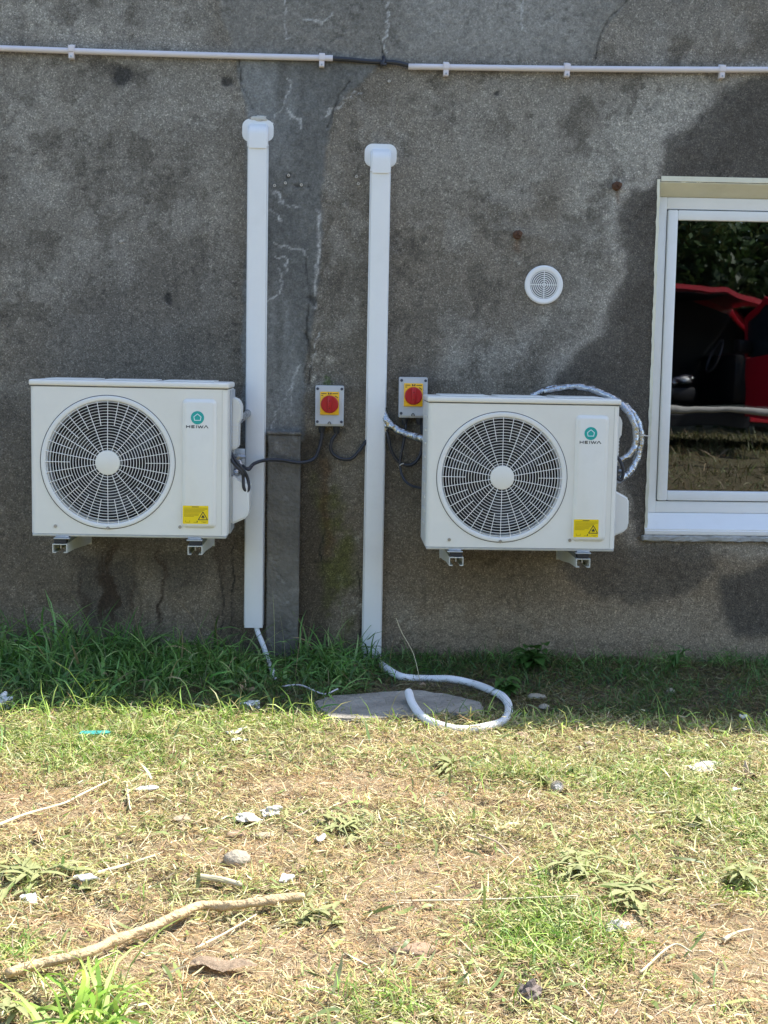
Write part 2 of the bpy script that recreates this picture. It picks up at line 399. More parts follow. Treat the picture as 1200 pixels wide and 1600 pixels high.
def wall_mat():
    m = bpy.data.materials.new('stained_render'); m.use_nodes = True
    n = m.node_tree.nodes; l = m.node_tree.links; b = n['Principled BSDF']
    a = n.new('ShaderNodeAttribute'); a.attribute_name = 'Col'
    f = n.new('ShaderNodeAttribute'); f.attribute_name = 'Fac'
    sp = n.new('ShaderNodeSeparateColor'); l.new(f.outputs['Color'], sp.inputs[0])
    tc = n.new('ShaderNodeTexCoord')
    def noise(s, d, ro=.6):
        k = n.new('ShaderNodeTexNoise'); k.inputs['Scale'].default_value = s; k.inputs['Detail'].default_value = d
        k.inputs['Roughness'].default_value = ro; l.new(tc.outputs['Object'], k.inputs['Vector']); return k.outputs[0]
    def math_(op, a_, b_=None, c_=None):
        k = n.new('ShaderNodeMath'); k.operation = op
        for i, x_ in enumerate((a_, b_, c_)):
            if x_ is None: continue
            if isinstance(x_, (int, float)): k.inputs[i].default_value = x_
            else: l.new(x_, k.inputs[i])
        return k.outputs[0]
    def mrange(x_, a0, a1, b0, b1):
        k = n.new('ShaderNodeMapRange'); l.new(x_, k.inputs[0])
        for i, t in zip((1,2,3,4), (a0,a1,b0,b1)): k.inputs[i].default_value = t
        return k.outputs[0]
    # sand grain: small aggregate, lighter and darker grains
    vo = n.new('ShaderNodeTexVoronoi'); vo.inputs['Scale'].default_value = 230; l.new(tc.outputs['Object'], vo.inputs['Vector'])
    sv = n.new('ShaderNodeSeparateColor'); l.new(vo.outputs['Color'], sv.inputs[0])
    light = mrange(sv.outputs[0], .80, .97, 0, 1)
    darkg = mrange(sv.outputs[1], .55, .95, 0, 1)
    amt = math_('SUBTRACT', 1.0, math_('MULTIPLY', sp.outputs[1], .8))
    n1 = mrange(noise(120, 4, .7), .3, .7, .68, 1.32)
    n2 = mrange(noise(38, 5, .7), .3, .7, .74, 1.26)
    k = math_('MULTIPLY', n1, n2)
    g = math_('ADD', math_('SUBTRACT', 1.0, math_('MULTIPLY', darkg, .32)), math_('MULTIPLY', light, .75))
    g = math_('ADD', 1.0, math_('MULTIPLY', math_('SUBTRACT', g, 1.0), amt))
    k = math_('MULTIPLY', k, g)
    sc = n.new('ShaderNodeVectorMath'); sc.operation = 'SCALE'; l.new(a.outputs['Color'], sc.inputs[0]); l.new(k, sc.inputs['Scale'])
    l.new(sc.outputs[0], b.inputs['Base Color']); l.new(sp.outputs[0], b.inputs['Roughness'])
    b.inputs['Specular IOR Level'].default_value = .35
    hh = math_('ADD', math_('MULTIPLY', noise(160, 4, .7), amt), math_('MULTIPLY', noise(45, 5, .7), .7))
    bp = n.new('ShaderNodeBump'); bp.inputs['Strength'].default_value = 1.0; bp.inputs['Distance'].default_value = .009
    l.new(hh, bp.inputs['Height']); l.new(bp.outputs[0], b.inputs['Normal'])
    return m
MT['wall'] = wall_mat()
# far stretches of the wall, coarse, same material
Vs = [V]; Fq = [q]; Cs = [Cw.reshape(-1,3)]; Fc = [np.stack([Rw.ravel(), SmW.ravel(), 0*Rw.ravel()], 1)]
base = len(V)
def coarse(x0, x1, z0, z1, step=.06):
    global base
    a = np.linspace(x0, x1, max(2, int((x1-x0)/step)+1)); b_ = np.linspace(z0, z1, max(2, int((z1-z0)/step)+1))
    A, B = np.meshgrid(a, b_); c, h, r, s_ = wall_colour(A, B)
    i = base+np.arange(A.size).reshape(A.shape)
    Vs.append(np.stack([A.ravel(), 0*A.ravel(), B.ravel()], 1)); Cs.append(c.reshape(-1,3))
    Fc.append(np.stack([r.ravel(), s_.ravel(), 0*r.ravel()], 1))
    Fq.append(np.stack([i[:-1,:-1], i[:-1,1:], i[1:,1:], i[1:,:-1]], -1).reshape(-1,4)); base += A.size
coarse(-6, XL, -.12, 3.2395); coarse(gx[-1], 6, -.12, 3.2395); 
# unseen top of the wall, sloped with the shadow-setting roof line
a = np.linspace(-6, 6, 60); tl = np.maximum(ztop(a), 3.25); i = base+np.arange(120).reshape(2,60)
Vs.append(np.concatenate([np.stack([a, 0*a, 0*a+gz[-1]], 1), np.stack([a, 0*a, tl], 1)])); c, h, r, s_ = wall_colour(np.concatenate([a,a]), np.concatenate([0*a+3.2, tl]))
Cs.append(c); Fc.append(np.stack([r, s_, 0*r], 1)); Fq.append(np.stack([i[:-1,:-1], i[:-1,1:], i[1:,1:], i[1:,:-1]], -1).reshape(-1,4)); base += 120
wallo = npmesh('wall', np.concatenate(Vs), np.concatenate(Fq), 'wall', np.concatenate(Cs), parent=house)
fa = wallo.data.color_attributes.new('Fac', 'FLOAT_COLOR', 'POINT'); fc = np.ones((base, 4), np.float32); fc[:, :3] = np.concatenate(Fc)
fa.data.foreach_set('color', fc.ravel())
# other walls, floor and roof (closed dark shell)
b = nb(); bx(b, -6, -5.8, .02, 6, -.1, 3.3); bx(b, 5.8, 6, .02, 6, -.1, 3.3); bx(b, -5.8, 5.8, 5.8, 6, -.1, 3.3)
link('side_wall', b, 'cement', house)
b = nb(); prism(b, [(x_, float(ztop(x_))) for x_ in (-6.1,-1,2.0,2.6,3.3,6.1)]+[(x_, float(ztop(x_))+.08) for x_ in (6.1,3.3,2.6,2.0,-1,-6.1)], -.02, 6.1); fixn(b)
link('roof', b, 'roof', house)  # out of view; its raised right end sets the ground shadow
b = nb(); bx(b, -5.8, 5.8, .25, 5.7, -.05, -.02); link('floor_slab', b, 'room', house)
# ---- window
WY = .085
win = empty('window', (0,0,0)); win.parent = house
def frame_rect(bm, x0, x1, z0, z1, wl, wt, wr, wb, y0, y1, bev=.004):
    bx(bm, x0, x0+wl, y0, y1, z0, z1, bev); bx(bm, x1-wr, x1, y0, y1, z0, z1, bev)
    bx(bm, x0+wl-.001, x1-wr+.001, y0+.0005, y1, z1-wt, z1-.0005, bev); bx(bm, x0+wl-.001, x1-wr+.001, y0+.0005, y1, z0+.0005, z0+wb, bev)
fx0, fx1 = wo_l+.006, wo_r-.01; ft = wo_t-.052; fb = wo_b+.078
b = nb(); frame_rect(b, fx0, fx1, fb, ft, .056, .052, .056, .052, WY, WY+.06); link('frame', b, 'frame', win, 'auto')
sx0, sx1, st_, sb = fx0+.060, fx1-.060, ft-.056, fb+.056
b = nb(); frame_rect(b, sx0, sx1, sb, st_, .044, .044, .044, .044, WY-.012, WY+.05, .006); sash = link('sash', b, 'frame', win, 'auto')
b = nb(); bx(b, sx0-.0035, sx1+.0035, WY+.012, WY+.02, sb-.0035, st_+.0035); link('gasket', b, 'gasket', win)
# glass: see-through pane with a strong sky-side reflection
gm = bpy.data.materials.new('coated_glass'); gm.use_nodes = True; n = gm.node_tree.nodes; l = gm.node_tree.links
n.remove(n['Principled BSDF']); gl = n.new('ShaderNodeBsdfGlossy'); gl.inputs['Roughness'].default_value = .012; gl.inputs['Color'].default_value = (.85,.88,.92,1)
tr = n.new('ShaderNodeBsdfTransparent'); tr.inputs[0].default_value = (.35,.38,.38,1)
lw = n.new('ShaderNodeFresnel'); lw.inputs[0].default_value = 1.5
mr = n.new('ShaderNodeMath'); mr.operation = 'ADD'; mr.inputs[1].default_value = .155; l.new(lw.outputs[0], mr.inputs[0])
ms = n.new('ShaderNodeMixShader'); l.new(mr.outputs[0], ms.inputs[0]); l.new(tr.outputs[0], ms.inputs[1]); l.new(gl.outputs[0], ms.inputs[2])
nz = n.new('ShaderNodeTexNoise'); nz.inputs['Scale'].default_value = 2.2; bp = n.new('ShaderNodeBump'); bp.inputs['Strength'].default_value = .05; bp.inputs['Distance'].default_value = .02
l.new(nz.outputs[0], bp.inputs['Height']); l.new(bp.outputs[0], gl.inputs['Normal'])
l.new(ms.outputs[0], n['Material Output'].inputs[0])
b = nb(); bx(b, sx0+.036, sx1-.036, WY+.006, WY+.0105, sb+.036, st_-.036); link('glass', b, gm, win)
b = nb(); bx(b, sx0+.02, sx1-.02, WY+.0508, WY+.056, sb-.02, sb+.045); link('bead', b, 'frame', win); b = nb(); bx(b, sx0+.02, sx1-.02, WY+.0508, WY+.056, st_-.045, st_+.02); link('bead', b, 'frame', win)
# reveal: soffit, left jamb, sloped sill
b = nb(); prism(b, [(-.003, wo_t+.001), (-.003, wo_t+.03), (.2, wo_t+.03), (.2, ft-.0), (WY+.002, ft)], fx0-.0, wo_r+.02, 'YZ'); fixn(b)
bmesh.ops.bevel(b, geom=[e for e in b.edges], offset=.004, segments=2, affect='EDGES'); link('soffit', b, 'reveal', win, 'auto')
b = nb()
prism(b, [(-.004, wo_b-.03), (-.004, wo_t+.012), (.2, wo_t+.012), (.2, wo_b-.03)], wo_l-.006, fx0, 'YZ'); fixn(b)
jb = b; b = nb(); prism(b, [(-.0, wo_b-.03), (-.0, wo_t), (.2, wo_t), (.2, wo_b-.03)], fx1, wo_r+.006, 'YZ'); fixn(b)
for b in (jb, b):
    bmesh.ops.subdivide_edges(b, edges=[e for e in b.edges if abs(e.verts[0].co.z-e.verts[1].co.z) > .5], cuts=60)
    for v_ in b.verts:
        if v_.co.y < .01: v_.co.y += random.uniform(-.001,.001); v_.co.x += random.uniform(-.0022,.0022)
    link('jamb', b, 'reveal', win)
b = nb(); prism(b, [(-.012, wo_b-.012), (-.014, wo_b+.012), (WY+.005, fb+.002), (.2, fb), (.2, wo_b-.012)], wo_l-.006, wo_r+.01, 'YZ'); fixn(b)
bmesh.ops.bevel(b, geom=[e for e in b.edges if abs(e.verts[0].co.x-e.verts[1].co.x) > .5], offset=.005, segments=2, affect='EDGES')
link('sill', b, 'frame', win, 'auto')
b = nb(); bx(b, wo_l-.02, wo_r+.03, -.022, .05, wo_b-.038, wo_b-.013, .006)
bmesh.ops.subdivide_edges(b, edges=[e for e in b.edges if abs(e.verts[0].co.x-e.verts[1].co.x) > .5], cuts=50)
for v_ in b.verts: v_.co.z += random.uniform(-.003,.002); v_.co.y += random.uniform(-.003,.003)
link('sill_ledge', b, mat('ledge', (.40,.40,.38), .9, .45, 12, .8, 40, dirt=.6, dirtcol=(.15,.14,.12)), win)
# ================================================================== GROUND
def gheight(x, y):
    h = .018*fbm(x, y, 1.3, 14, 4)+.017*fbm(x, y, 9, 18, 4, .6)+.008*fbm(x, y, 28, 21, 2, .6)
    h = h + .05*sstep(.1,-.35, np.abs(y)*0+(-y-0.25)*1.0-.0)*0
    h = h*(1-.85*np.exp(-((x-.11)/.40)**4-((y+.80)/.22)**4))
    ramp = sstep(-4.3, -8.5, y)*.36
    h = h*sstep(60, 12, np.hypot(x, y)) + ramp
    return np.where((y > .05), h-.03, h)
def blobs(x, y, L):
    t = 0*x
    for u, v, ru, rv, s in L:
        p = G(u, v); e = G(u+ru, v); f_ = G(u, v+rv)
        t = t+s*np.exp(-((x-p.x)/abs(e.x-p.x))**2-((y-p.y)/abs(f_.y-p.y))**2)
    return t
GREEN = [(860,1460,190,70,1.4),(1120,1290,170,60,.9),(900,1220,300,35,.8),(1100,1180,200,25,.8),(60,1160,200,45,.9),(380,1140,250,22,.5),(30,1290,60,30,.3),
         (60,1375,80,30,.6),(430,1400,120,40,.4),(640,1185,200,30,.35),(250,1190,160,40,.5),(20,1480,60,50,.8),(150,1570,130,60,.9),(600,1570,120,40,.7),(1160,1385,90,30,.9),(520,1520,90,50,.4),(700,1300,200,60,.3),(900,1370,150,40,.8),(1080,1580,100,40,.5)]
SOIL = [(40,1265,130,35,1.2),(1120,1500,140,80,1.6),(500,1225,160,30,.7),(640,1400,110,60,1.0),(380,1340,180,40,.8),(350,1500,230,60,1.0),(100,1440,120,40,.6),(700,1560,140,40,.5),(720,1250,150,25,.6),(930,1400,50,20,.3),(640,1480,80,40,1.0),(760,1345,120,25,.7),(1000,1590,120,30,.5)]
def maps(x, y):
    g = blobs(x, y, GREEN)+.45*fbm(x, y, 2.2, 22, 5, .6); s = blobs(x, y, SOIL)+.45*fbm(x, y, 2.0, 28, 5, .6)
    return g, s
def soil_mat():
    m = bpy.data.materials.new('soil'); m.use_nodes = True; n = m.node_tree.nodes; l = m.node_tree.links; b = n['Principled BSDF']
    b.inputs['Roughness'].default_value = .95; tc = n.new('ShaderNodeTexCoord')
    a = n.new('ShaderNodeAttribute'); a.attribute_name = 'Col'
    nz = n.new('ShaderNodeTexNoise'); nz.inputs['Scale'].default_value = 45; nz.inputs['Detail'].default_value = 8; nz.inputs['Roughness'].default_value = .75
    l.new(tc.outputs['Object'], nz.inputs['Vector'])
    mr = n.new('ShaderNodeMapRange'); mr.inputs[1].default_value = .3; mr.inputs[2].default_value = .7; mr.inputs[3].default_value = .55; mr.inputs[4].default_value = 1.35
    l.new(nz.outputs[0], mr.inputs[0]); sc = n.new('ShaderNodeVectorMath'); sc.operation = 'SCALE'; l.new(a.outputs['Color'], sc.inputs[0]); l.new(mr.outputs[0], sc.inputs['Scale'])
    l.new(sc.outputs[0], b.inputs['Base Color'])
    bp = n.new('ShaderNodeBump'); bp.inputs['Strength'].default_value = .9; bp.inputs['Distance'].default_value = .02; l.new(nz.outputs[0], bp.inputs['Height']); l.new(bp.outputs[0], b.inputs['Normal'])
    return m
MT['soil'] = soil_mat()
def axis(c0, c1, st, far):
    a = list(np.arange(c0, c1+1e-6, st)); 
    s = st; p = a[-1]
    while p < far: s *= 1.35; p += s; a.append(p)
    s = st; p = a[0]
    while p > -far: s *= 1.35; p -= s; a.insert(0, p)
    return np.array(a)
ax_, ay_ = axis(-2.6, 2.8, .014, 400), axis(-4.2, .3, .014, 400)
X, Y = np.meshgrid(ax_, ay_); Hh = gheight(X, Y)
g, s = maps(X, Y); near = sstep(14, 5, np.hypot(X, Y))
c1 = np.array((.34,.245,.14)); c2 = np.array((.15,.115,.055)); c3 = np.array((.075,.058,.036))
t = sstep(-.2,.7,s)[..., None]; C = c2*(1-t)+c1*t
sh = sstep(-1.35,-.6,Y)[..., None]; C = C*(1-sh*.75)+c3*sh*.75  # soil darkened towards the wall: the shadow strip put into its colour
C = C*(1-.45*sstep(-4.5,-6.5,Y))[..., None]; farc = np.array((.16,.15,.075)); C = C*near[..., None]+farc*(1-near[..., None])  # soil behind the camera darkened, so its reflection looks shaded
i = np.arange(X.size).reshape(X.shape)
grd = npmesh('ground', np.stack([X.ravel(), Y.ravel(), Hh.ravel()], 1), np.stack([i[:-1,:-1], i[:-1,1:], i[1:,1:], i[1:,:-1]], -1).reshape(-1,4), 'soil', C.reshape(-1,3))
tag(grd, 'bare reddish soil under mown grass in front of the wall', 'ground', kind='structure')
def gz_(x, y): return float(gheight(np.array([x]), np.array([y]))[0])
def GP(u, v, dz=0.0):
    p = G(u, v)
    for _ in range(3): p = G(u, v, gz_(p.x, p.y))
    return Vector((p.x, p.y, gz_(p.x, p.y)+dz))
# ------------------------------------------------------------------ blades
SLAB = gp([(488,1102),(520,1092),(600,1086),(650,1083),(700,1090),(752,1102),(756,1112),(735,1124),(690,1119),(640,1126),(560,1130),(515,1128)])
def blades(name, x, y, L, wd, head, elev, bend, col, z0=None, segs=3, mname='blade', fold=0.0):
    kp = (polysd(x, y, SLAB) > .0) | (rng.random(len(x)) < .05)
    x, y, L, wd, head, elev, bend, col = (a_[kp] for a_ in (x, y, L, wd, head, elev, bend, col))
    if z0 is not None: z0 = z0[kp]
    """strips: start at (x,y), go along heading with elevation, drooping by bend"""
    N = len(x); z0 = gheight(x, y) if z0 is None else z0
    P = np.zeros((N, segs+1, 3)); P[:,0] = np.stack([x, y, z0], 1); e = elev.copy(); hd = head.copy(); curl = rng.normal(0,.25 if segs > 2 else .10,N)
    for k in range(segs):
        st = (L/segs)
        P[:,k+1,0] = P[:,k,0]+st*np.cos(e)*np.cos(hd); P[:,k+1,1] = P[:,k,1]+st*np.cos(e)*np.sin(hd); P[:,k+1,2] = P[:,k,2]+st*np.sin(e)
        e = e-bend; hd = hd+curl
    side = np.stack([-np.sin(head), np.cos(head), np.zeros(N)], 1)
    tw = rng.normal(0,.5,N); side = side*np.cos(tw)[:,None]; side[:,2] = np.sin(tw)
    V = np.zeros((N, 2*segs+1, 3)); prof = [.6,1,.8,.55,.4][:segs] if segs > 2 else [.8,1]
    for k in range(segs):
        V[:,2*k] = P[:,k]-side*(wd*.5*prof[k])[:,None]; V[:,2*k+1] = P[:,k]+side*(wd*.5*prof[k])[:,None]
    V[:,2*segs] = P[:,segs]
    b0 = (np.arange(N)*(2*segs+1))[:,None]
    Q = np.concatenate([b0+np.array([2*k,2*k+1,2*k+3,2*k+2]) for k in range(segs-1)]) if segs > 1 else np.zeros((0,4),int)
    T = b0+np.array([2*segs-2, 2*segs-1, 2*segs])
    V[...,2] = np.maximum(V[...,2], gheight(V[...,0].ravel(), V[...,1].ravel()).reshape(V.shape[:2])+.001)
    CC = np.repeat(col[:,None,:], 2*segs+1, 1)
    return V.reshape(-1,3), Q, T, CC.reshape(-1,3)
def join_blades(name, parts, m='blade', label=None, cat='grass'):
    off = 0; V=[]; Q=[]; T=[]; C=[]
    for v,q_,t_,c in parts:
        V.append(v); Q.append(q_+off); T.append(t_+off); C.append(c); off += len(v)
    o = npmesh(name, np.concatenate(V), [np.concatenate(Q), np.concatenate(T)], m, np.concatenate(C))
    return tag(o, label, cat, kind='stuff')
def pal(n_, cols, wts, jit=.18):
    c = np.array(cols)[rng.choice(len(cols), n_, p=np.array(wts)/sum(wts))]; return c*np.exp(rng.normal(0, jit, (n_,1)))*np.exp(rng.normal(0,.06,(n_,3)))
def scatter(N, x0=-2.0, x1=2.3, y0=-3.75, y1=-.02):
    return rng.uniform(x0,x1,N), rng.uniform(y0,y1,N)
STRAW = [(.64,.56,.29),(.54,.44,.20),(.72,.66,.42),(.42,.30,.14),(.24,.16,.08)]
GRN = [(.41,.44,.13),(.31,.36,.10),(.51,.49,.19),(.17,.23,.06),(.60,.56,.28)]
parts = []
# a) mown clippings lying flat
N = 340000; x, y = scatter(N); g, s = maps(x, y)
keep = (rng.random(N) < np.clip(.84-.70*sstep(.1,.9,s+.5*fbm(x,y,6,36,4,.6))+.25*np.clip(g,-.4,1)-.45*sstep(.05,.35,fbm(x,y,13,41,3)), .08, 1)); keep &= ~((y > -.95) & (rng.random(N) < .35))
x, y, g, s = x[keep], y[keep], g[keep], s[keep]; N = len(x)
isg = rng.random(N) < np.clip(.30+.46*g-.40*s, .03, .94)
col = np.where(isg[:,None], pal(N, GRN, [3,3,3,1.5,2]), pal(N, STRAW, [4,3,2.4,2.4,2]))
br = (rng.random(N) < .55*sstep(.0,.8,s)+.12); col[br & ~isg] = pal(int((br & ~isg).sum()), [(.46,.31,.14),(.34,.22,.10),(.56,.41,.21)], [2,2,1])
col *= .95; shd = y > -1.0; col[shd] *= np.array((.34,.35,.28))  # clippings near the wall darkened, shade put into their colour
clump = fbm(x, y, 9, 9, 4, .65)
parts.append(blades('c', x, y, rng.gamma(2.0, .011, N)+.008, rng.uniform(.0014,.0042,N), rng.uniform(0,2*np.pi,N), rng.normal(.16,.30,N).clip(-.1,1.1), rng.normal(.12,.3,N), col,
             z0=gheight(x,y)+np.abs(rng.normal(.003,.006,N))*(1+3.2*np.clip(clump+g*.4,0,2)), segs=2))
# fine dead thatch over the soil, and broad cut leaf fragments
N = 230000; x, y = scatter(N, y1=-.5); g, s = maps(x, y); k = rng.random(N) < .45+.5*sstep(-.2,.5,s)+.3*fbm(x,y,6,52,3); x, y = x[k], y[k]; N = len(x)
parts.append(blades('h', x, y, rng.gamma(2.5,.011,N)+.010, rng.uniform(.0008,.0019,N), rng.uniform(0,2*np.pi,N), rng.normal(.06,.18,N).clip(-.1,.8), rng.normal(.05,.15,N), pal(N, [(.60,.47,.26),(.50,.36,.19),(.70,.60,.38),(.36,.24,.13),(.78,.71,.50)], [3,3,2.5,2,1], .22)*np.where(y > -1, .5, 1)[:,None], segs=2))  # thatch colour halved where the wall's shadow falls
N = 9000; x, y = scatter(N, y1=-.9); g, s = maps(x, y); k = rng.random(N) < np.clip(.25+.6*g-.2*s,.03,.9); x, y = x[k], y[k]; N = len(x)
parts.append(blades('f', x, y, rng.gamma(3,.013,N)+.012, rng.uniform(.005,.011,N), rng.uniform(0,2*np.pi,N), rng.normal(.25,.35,N).clip(-.1,1.2), rng.normal(.25,.35,N), pal(N, [(.36,.44,.14),(.26,.33,.11),(.50,.52,.24),(.20,.26,.08)], [3,3,2,2]), z0=gheight(x,y)+.008, segs=3))
join_blades('grass_clippings', parts, label='mown dry straw and grass clippings spread over the soil', cat='grass clippings')
# b) live short grass in green areas
parts = []
N = 260000; x, y = scatter(N); g, s = maps(x, y); k = rng.random(N) < np.clip((g+.6*fbm(x,y,7,12,3)-.55)*1.0-s*.35, .01, .95)
k &= y < -.6; x, y, g = x[k], y[k], g[k]; N = len(x)
col = pal(N, [(.22,.38,.05),(.32,.47,.08),(.15,.27,.04),(.44,.48,.15),(.10,.19,.03)], [3,3,3,1.5,2])
parts.append(blades('g', x, y, rng.gamma(5,.009,N)*(.8+.25*np.clip(g,0,2)), rng.uniform(.0018,.004,N), rng.uniform(0,2*np.pi,N), rng.normal(.75,.35,N).clip(.1,1.5), rng.uniform(.1,.6,N), col, segs=3))
# fringe of longer blades reaching out of the shadow
N = 2600; x = rng.uniform(-2.0,2.3,N); y = -.98-.07*(x+1.5)+rng.normal(0,.10,N); dl = np.where(x < -.0, 1, .75)
k = rng.random(N) < np.where(x < -.3, 1, .45); x, y, dl = x[k], y[k], dl[k]; N = len(x)
parts.append(blades('g', x, y, rng.gamma(5,.018,N)*dl, rng.uniform(.003,.0055,N), rng.uniform(0,2*np.pi,N), rng.normal(.85,.35,N).clip(.1,1.5), rng.uniform(.15,.7,N), pal(N, [(.26,.40,.06),(.38,.48,.10),(.48,.46,.16)], [3,3,1]), segs=3))
join_blades('short_grass', parts, label='short bright green grass growing through the clippings', cat='grass')
N = 60000; x = rng.uniform(-1,9,N); y = rng.uniform(-12,-4.0,N); k = rng.random(N) < .55+.6*fbm(x,y,1.2,3,4); x, y = x[k], y[k]; N = len(x)
o_ = blades('y', x, y, rng.gamma(4,.022,N), rng.uniform(.006,.014,N), rng.uniform(0,2*np.pi,N), rng.normal(.6,.4,N).clip(.05,1.5), rng.uniform(.1,.6,N), np.where((rng.random(N) < .45)[:,None], pal(N, STRAW, [1,3,.5,4,4])*.42, pal(N, GRN, [2,3,1,4,1])*.4), segs=2)  # straw and green palettes dimmed: tree shade put into the blade colour
join_blades('yard_grass', [o_], label='patchy grass of the yard behind, mirrored in the window glass', cat='grass')
# c) shaded turf at the foot of the wall
parts = []
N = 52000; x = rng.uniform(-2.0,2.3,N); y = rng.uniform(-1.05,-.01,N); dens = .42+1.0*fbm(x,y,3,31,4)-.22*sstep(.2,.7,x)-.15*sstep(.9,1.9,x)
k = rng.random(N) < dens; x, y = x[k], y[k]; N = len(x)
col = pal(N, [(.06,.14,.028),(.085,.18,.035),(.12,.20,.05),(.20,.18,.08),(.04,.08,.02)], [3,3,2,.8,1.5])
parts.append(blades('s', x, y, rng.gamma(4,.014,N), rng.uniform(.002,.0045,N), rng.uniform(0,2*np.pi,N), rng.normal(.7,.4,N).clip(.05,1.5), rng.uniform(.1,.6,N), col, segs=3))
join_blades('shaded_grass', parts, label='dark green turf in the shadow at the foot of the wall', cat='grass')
# d) tall broad grass, left stretch of the wall foot (tufts)
parts = []
def tufts(cx, cy, n_per, Lm, wm, spread, cols, wts, up=1.1, bendm=.42):
    n_ = len(cx)*n_per; x = np.repeat(cx, n_per)+rng.normal(0,spread,n_); y = np.repeat(cy, n_per)+rng.normal(0,spread,n_); y = np.minimum(y, -.015)
    Ls = np.repeat(Lm if np.ndim(Lm) else np.full(len(cx), Lm), n_per)
    return blades('t', x, y, Ls*rng.uniform(.45,1.15,n_), rng.uniform(.6,1.25,n_)*wm, rng.uniform(0,2*np.pi,n_), rng.normal(up,.28,n_).clip(.25,1.56), rng.gamma(4,bendm/4,n_), pal(n_, cols, wts), segs=5)
nt_ = 400; cx = rng.uniform(-1.75, .16, nt_); cy = -rng.uniform(.02,.62,nt_)**1.0; Lm = np.where(cy > -.45, .235, .18)*rng.uniform(.5,1.3,nt_)*(1+.5*fbm(cx,cy,2.5,17,3))
TG = [(.11,.23,.05),(.15,.30,.06),(.22,.38,.10),(.32,.44,.15),(.06,.12,.025),(.42,.36,.18)]
Lm *= np.where(cx > -.30, .8, 1)
k = ~((cx > -.30) & (cy < -.50)) & ~((np.abs(cx-(G(425,1060).x)) < .08) & (cy > -.30)) & (fbm(cx, cy, 3.5, 19, 3) > -.16); cx, cy, Lm = cx[k], cy[k], Lm[k]
parts.append(tufts(cx, cy, 12, Lm*1.08, .0115, .030, TG, [3,3,2,1,1,.5]))
nt_ = 150; cx = rng.uniform(-1.75,.2,nt_); cy = -rng.uniform(.1,.95,nt_)
parts.append(tufts(cx, cy, 5, .17, .014, .03, TG[:5], [3,3,3,1,1], .7, .5))
nt_ = 60; cx = rng.uniform(-1.7,.4,nt_); cy = -rng.uniform(.03,.5,nt_)
parts.append(tufts(cx, cy, 1, .34, .0028, .01, [(.45,.42,.20),(.40,.30,.15),(.30,.36,.12)], [2,1,2], 1.35, .1))
join_blades('tall_grass', parts, label='tall broad bladed grass along the left foot of the wall', cat='tall grass')
# right side: sparse thin tufts against the wall
parts = []
nt_ = 110; cx = rng.uniform(.25, 2.2, nt_); cy = -rng.uniform(.02,.16,nt_)
parts.append(tufts(cx, cy, 9, .11*rng.uniform(.4,1.5,nt_), .0035, .03, TG, [3,3,2,1,1,.5]))
for u, v, n_, L_ in ((1050,1050,30,.16),(930,1045,14,.12),(840,1035,12,.15),(660,1050,14,.13),(1180,1060,10,.12),(620,1060,18,.16)):
    p = GP(u, v); parts.append(tufts(np.array([p.x]), np.array([min(p.y,-.03)]), n_, L_, .004, .03, TG, [3,3,2,1,1,.5]))
join_blades('thin_grass', parts, label='sparse thin grass against the right foot of the wall', cat='grass')
# e) distinct tufts in the sun
def tuft_obj(u, v, n_, L_, wd, sp, label, cols=((.26,.40,.06),(.36,.50,.10),(.46,.52,.16)), up=.95, bendm=.4):
    p = GP(u, v); o = tufts(np.array([p.x]), np.array([p.y]), n_, L_, wd, sp, cols, [3,3,1][:len(cols)], up, bendm)
    V, Q, T, C = o; ob = npmesh('grass_tuft', V-np.array([p.x,p.y,p.z]), [Q, T], 'blade', C); ob.location = p
    tag(ob, label, 'grass tuft', 'grass tufts in the sun'); return ob
tuft_obj(135,1603,60,.23,.012,.04,'large light green tuft with broad blades at the bottom left')
tuft_obj(12,1495,34,.11,.005,.03,'dark green tuft cut by the left edge above the root', cols=((.14,.28,.04),(.22,.36,.06),(.30,.42,.10)))
tuft_obj(530,1120,16,.13,.005,.03,'yellow green sprig at the left end of the slab', cols=((.40,.45,.12),(.5,.5,.2),(.3,.4,.1)))
tuft_obj(870,1475,260,.085,.0032,.10,'dense bright green tuft right of centre in the foreground')
tuft_obj(1155,1395,50,.08,.005,.05,'green tuft with flat leaves near the right edge')
tuft_obj(610,1575,50,.075,.004,.06,'low green tuft at the bottom centre')
tuft_obj(250,1130,26,.14,.005,.04,'sunlit tuft of thin blades at the shadow edge below the left unit')
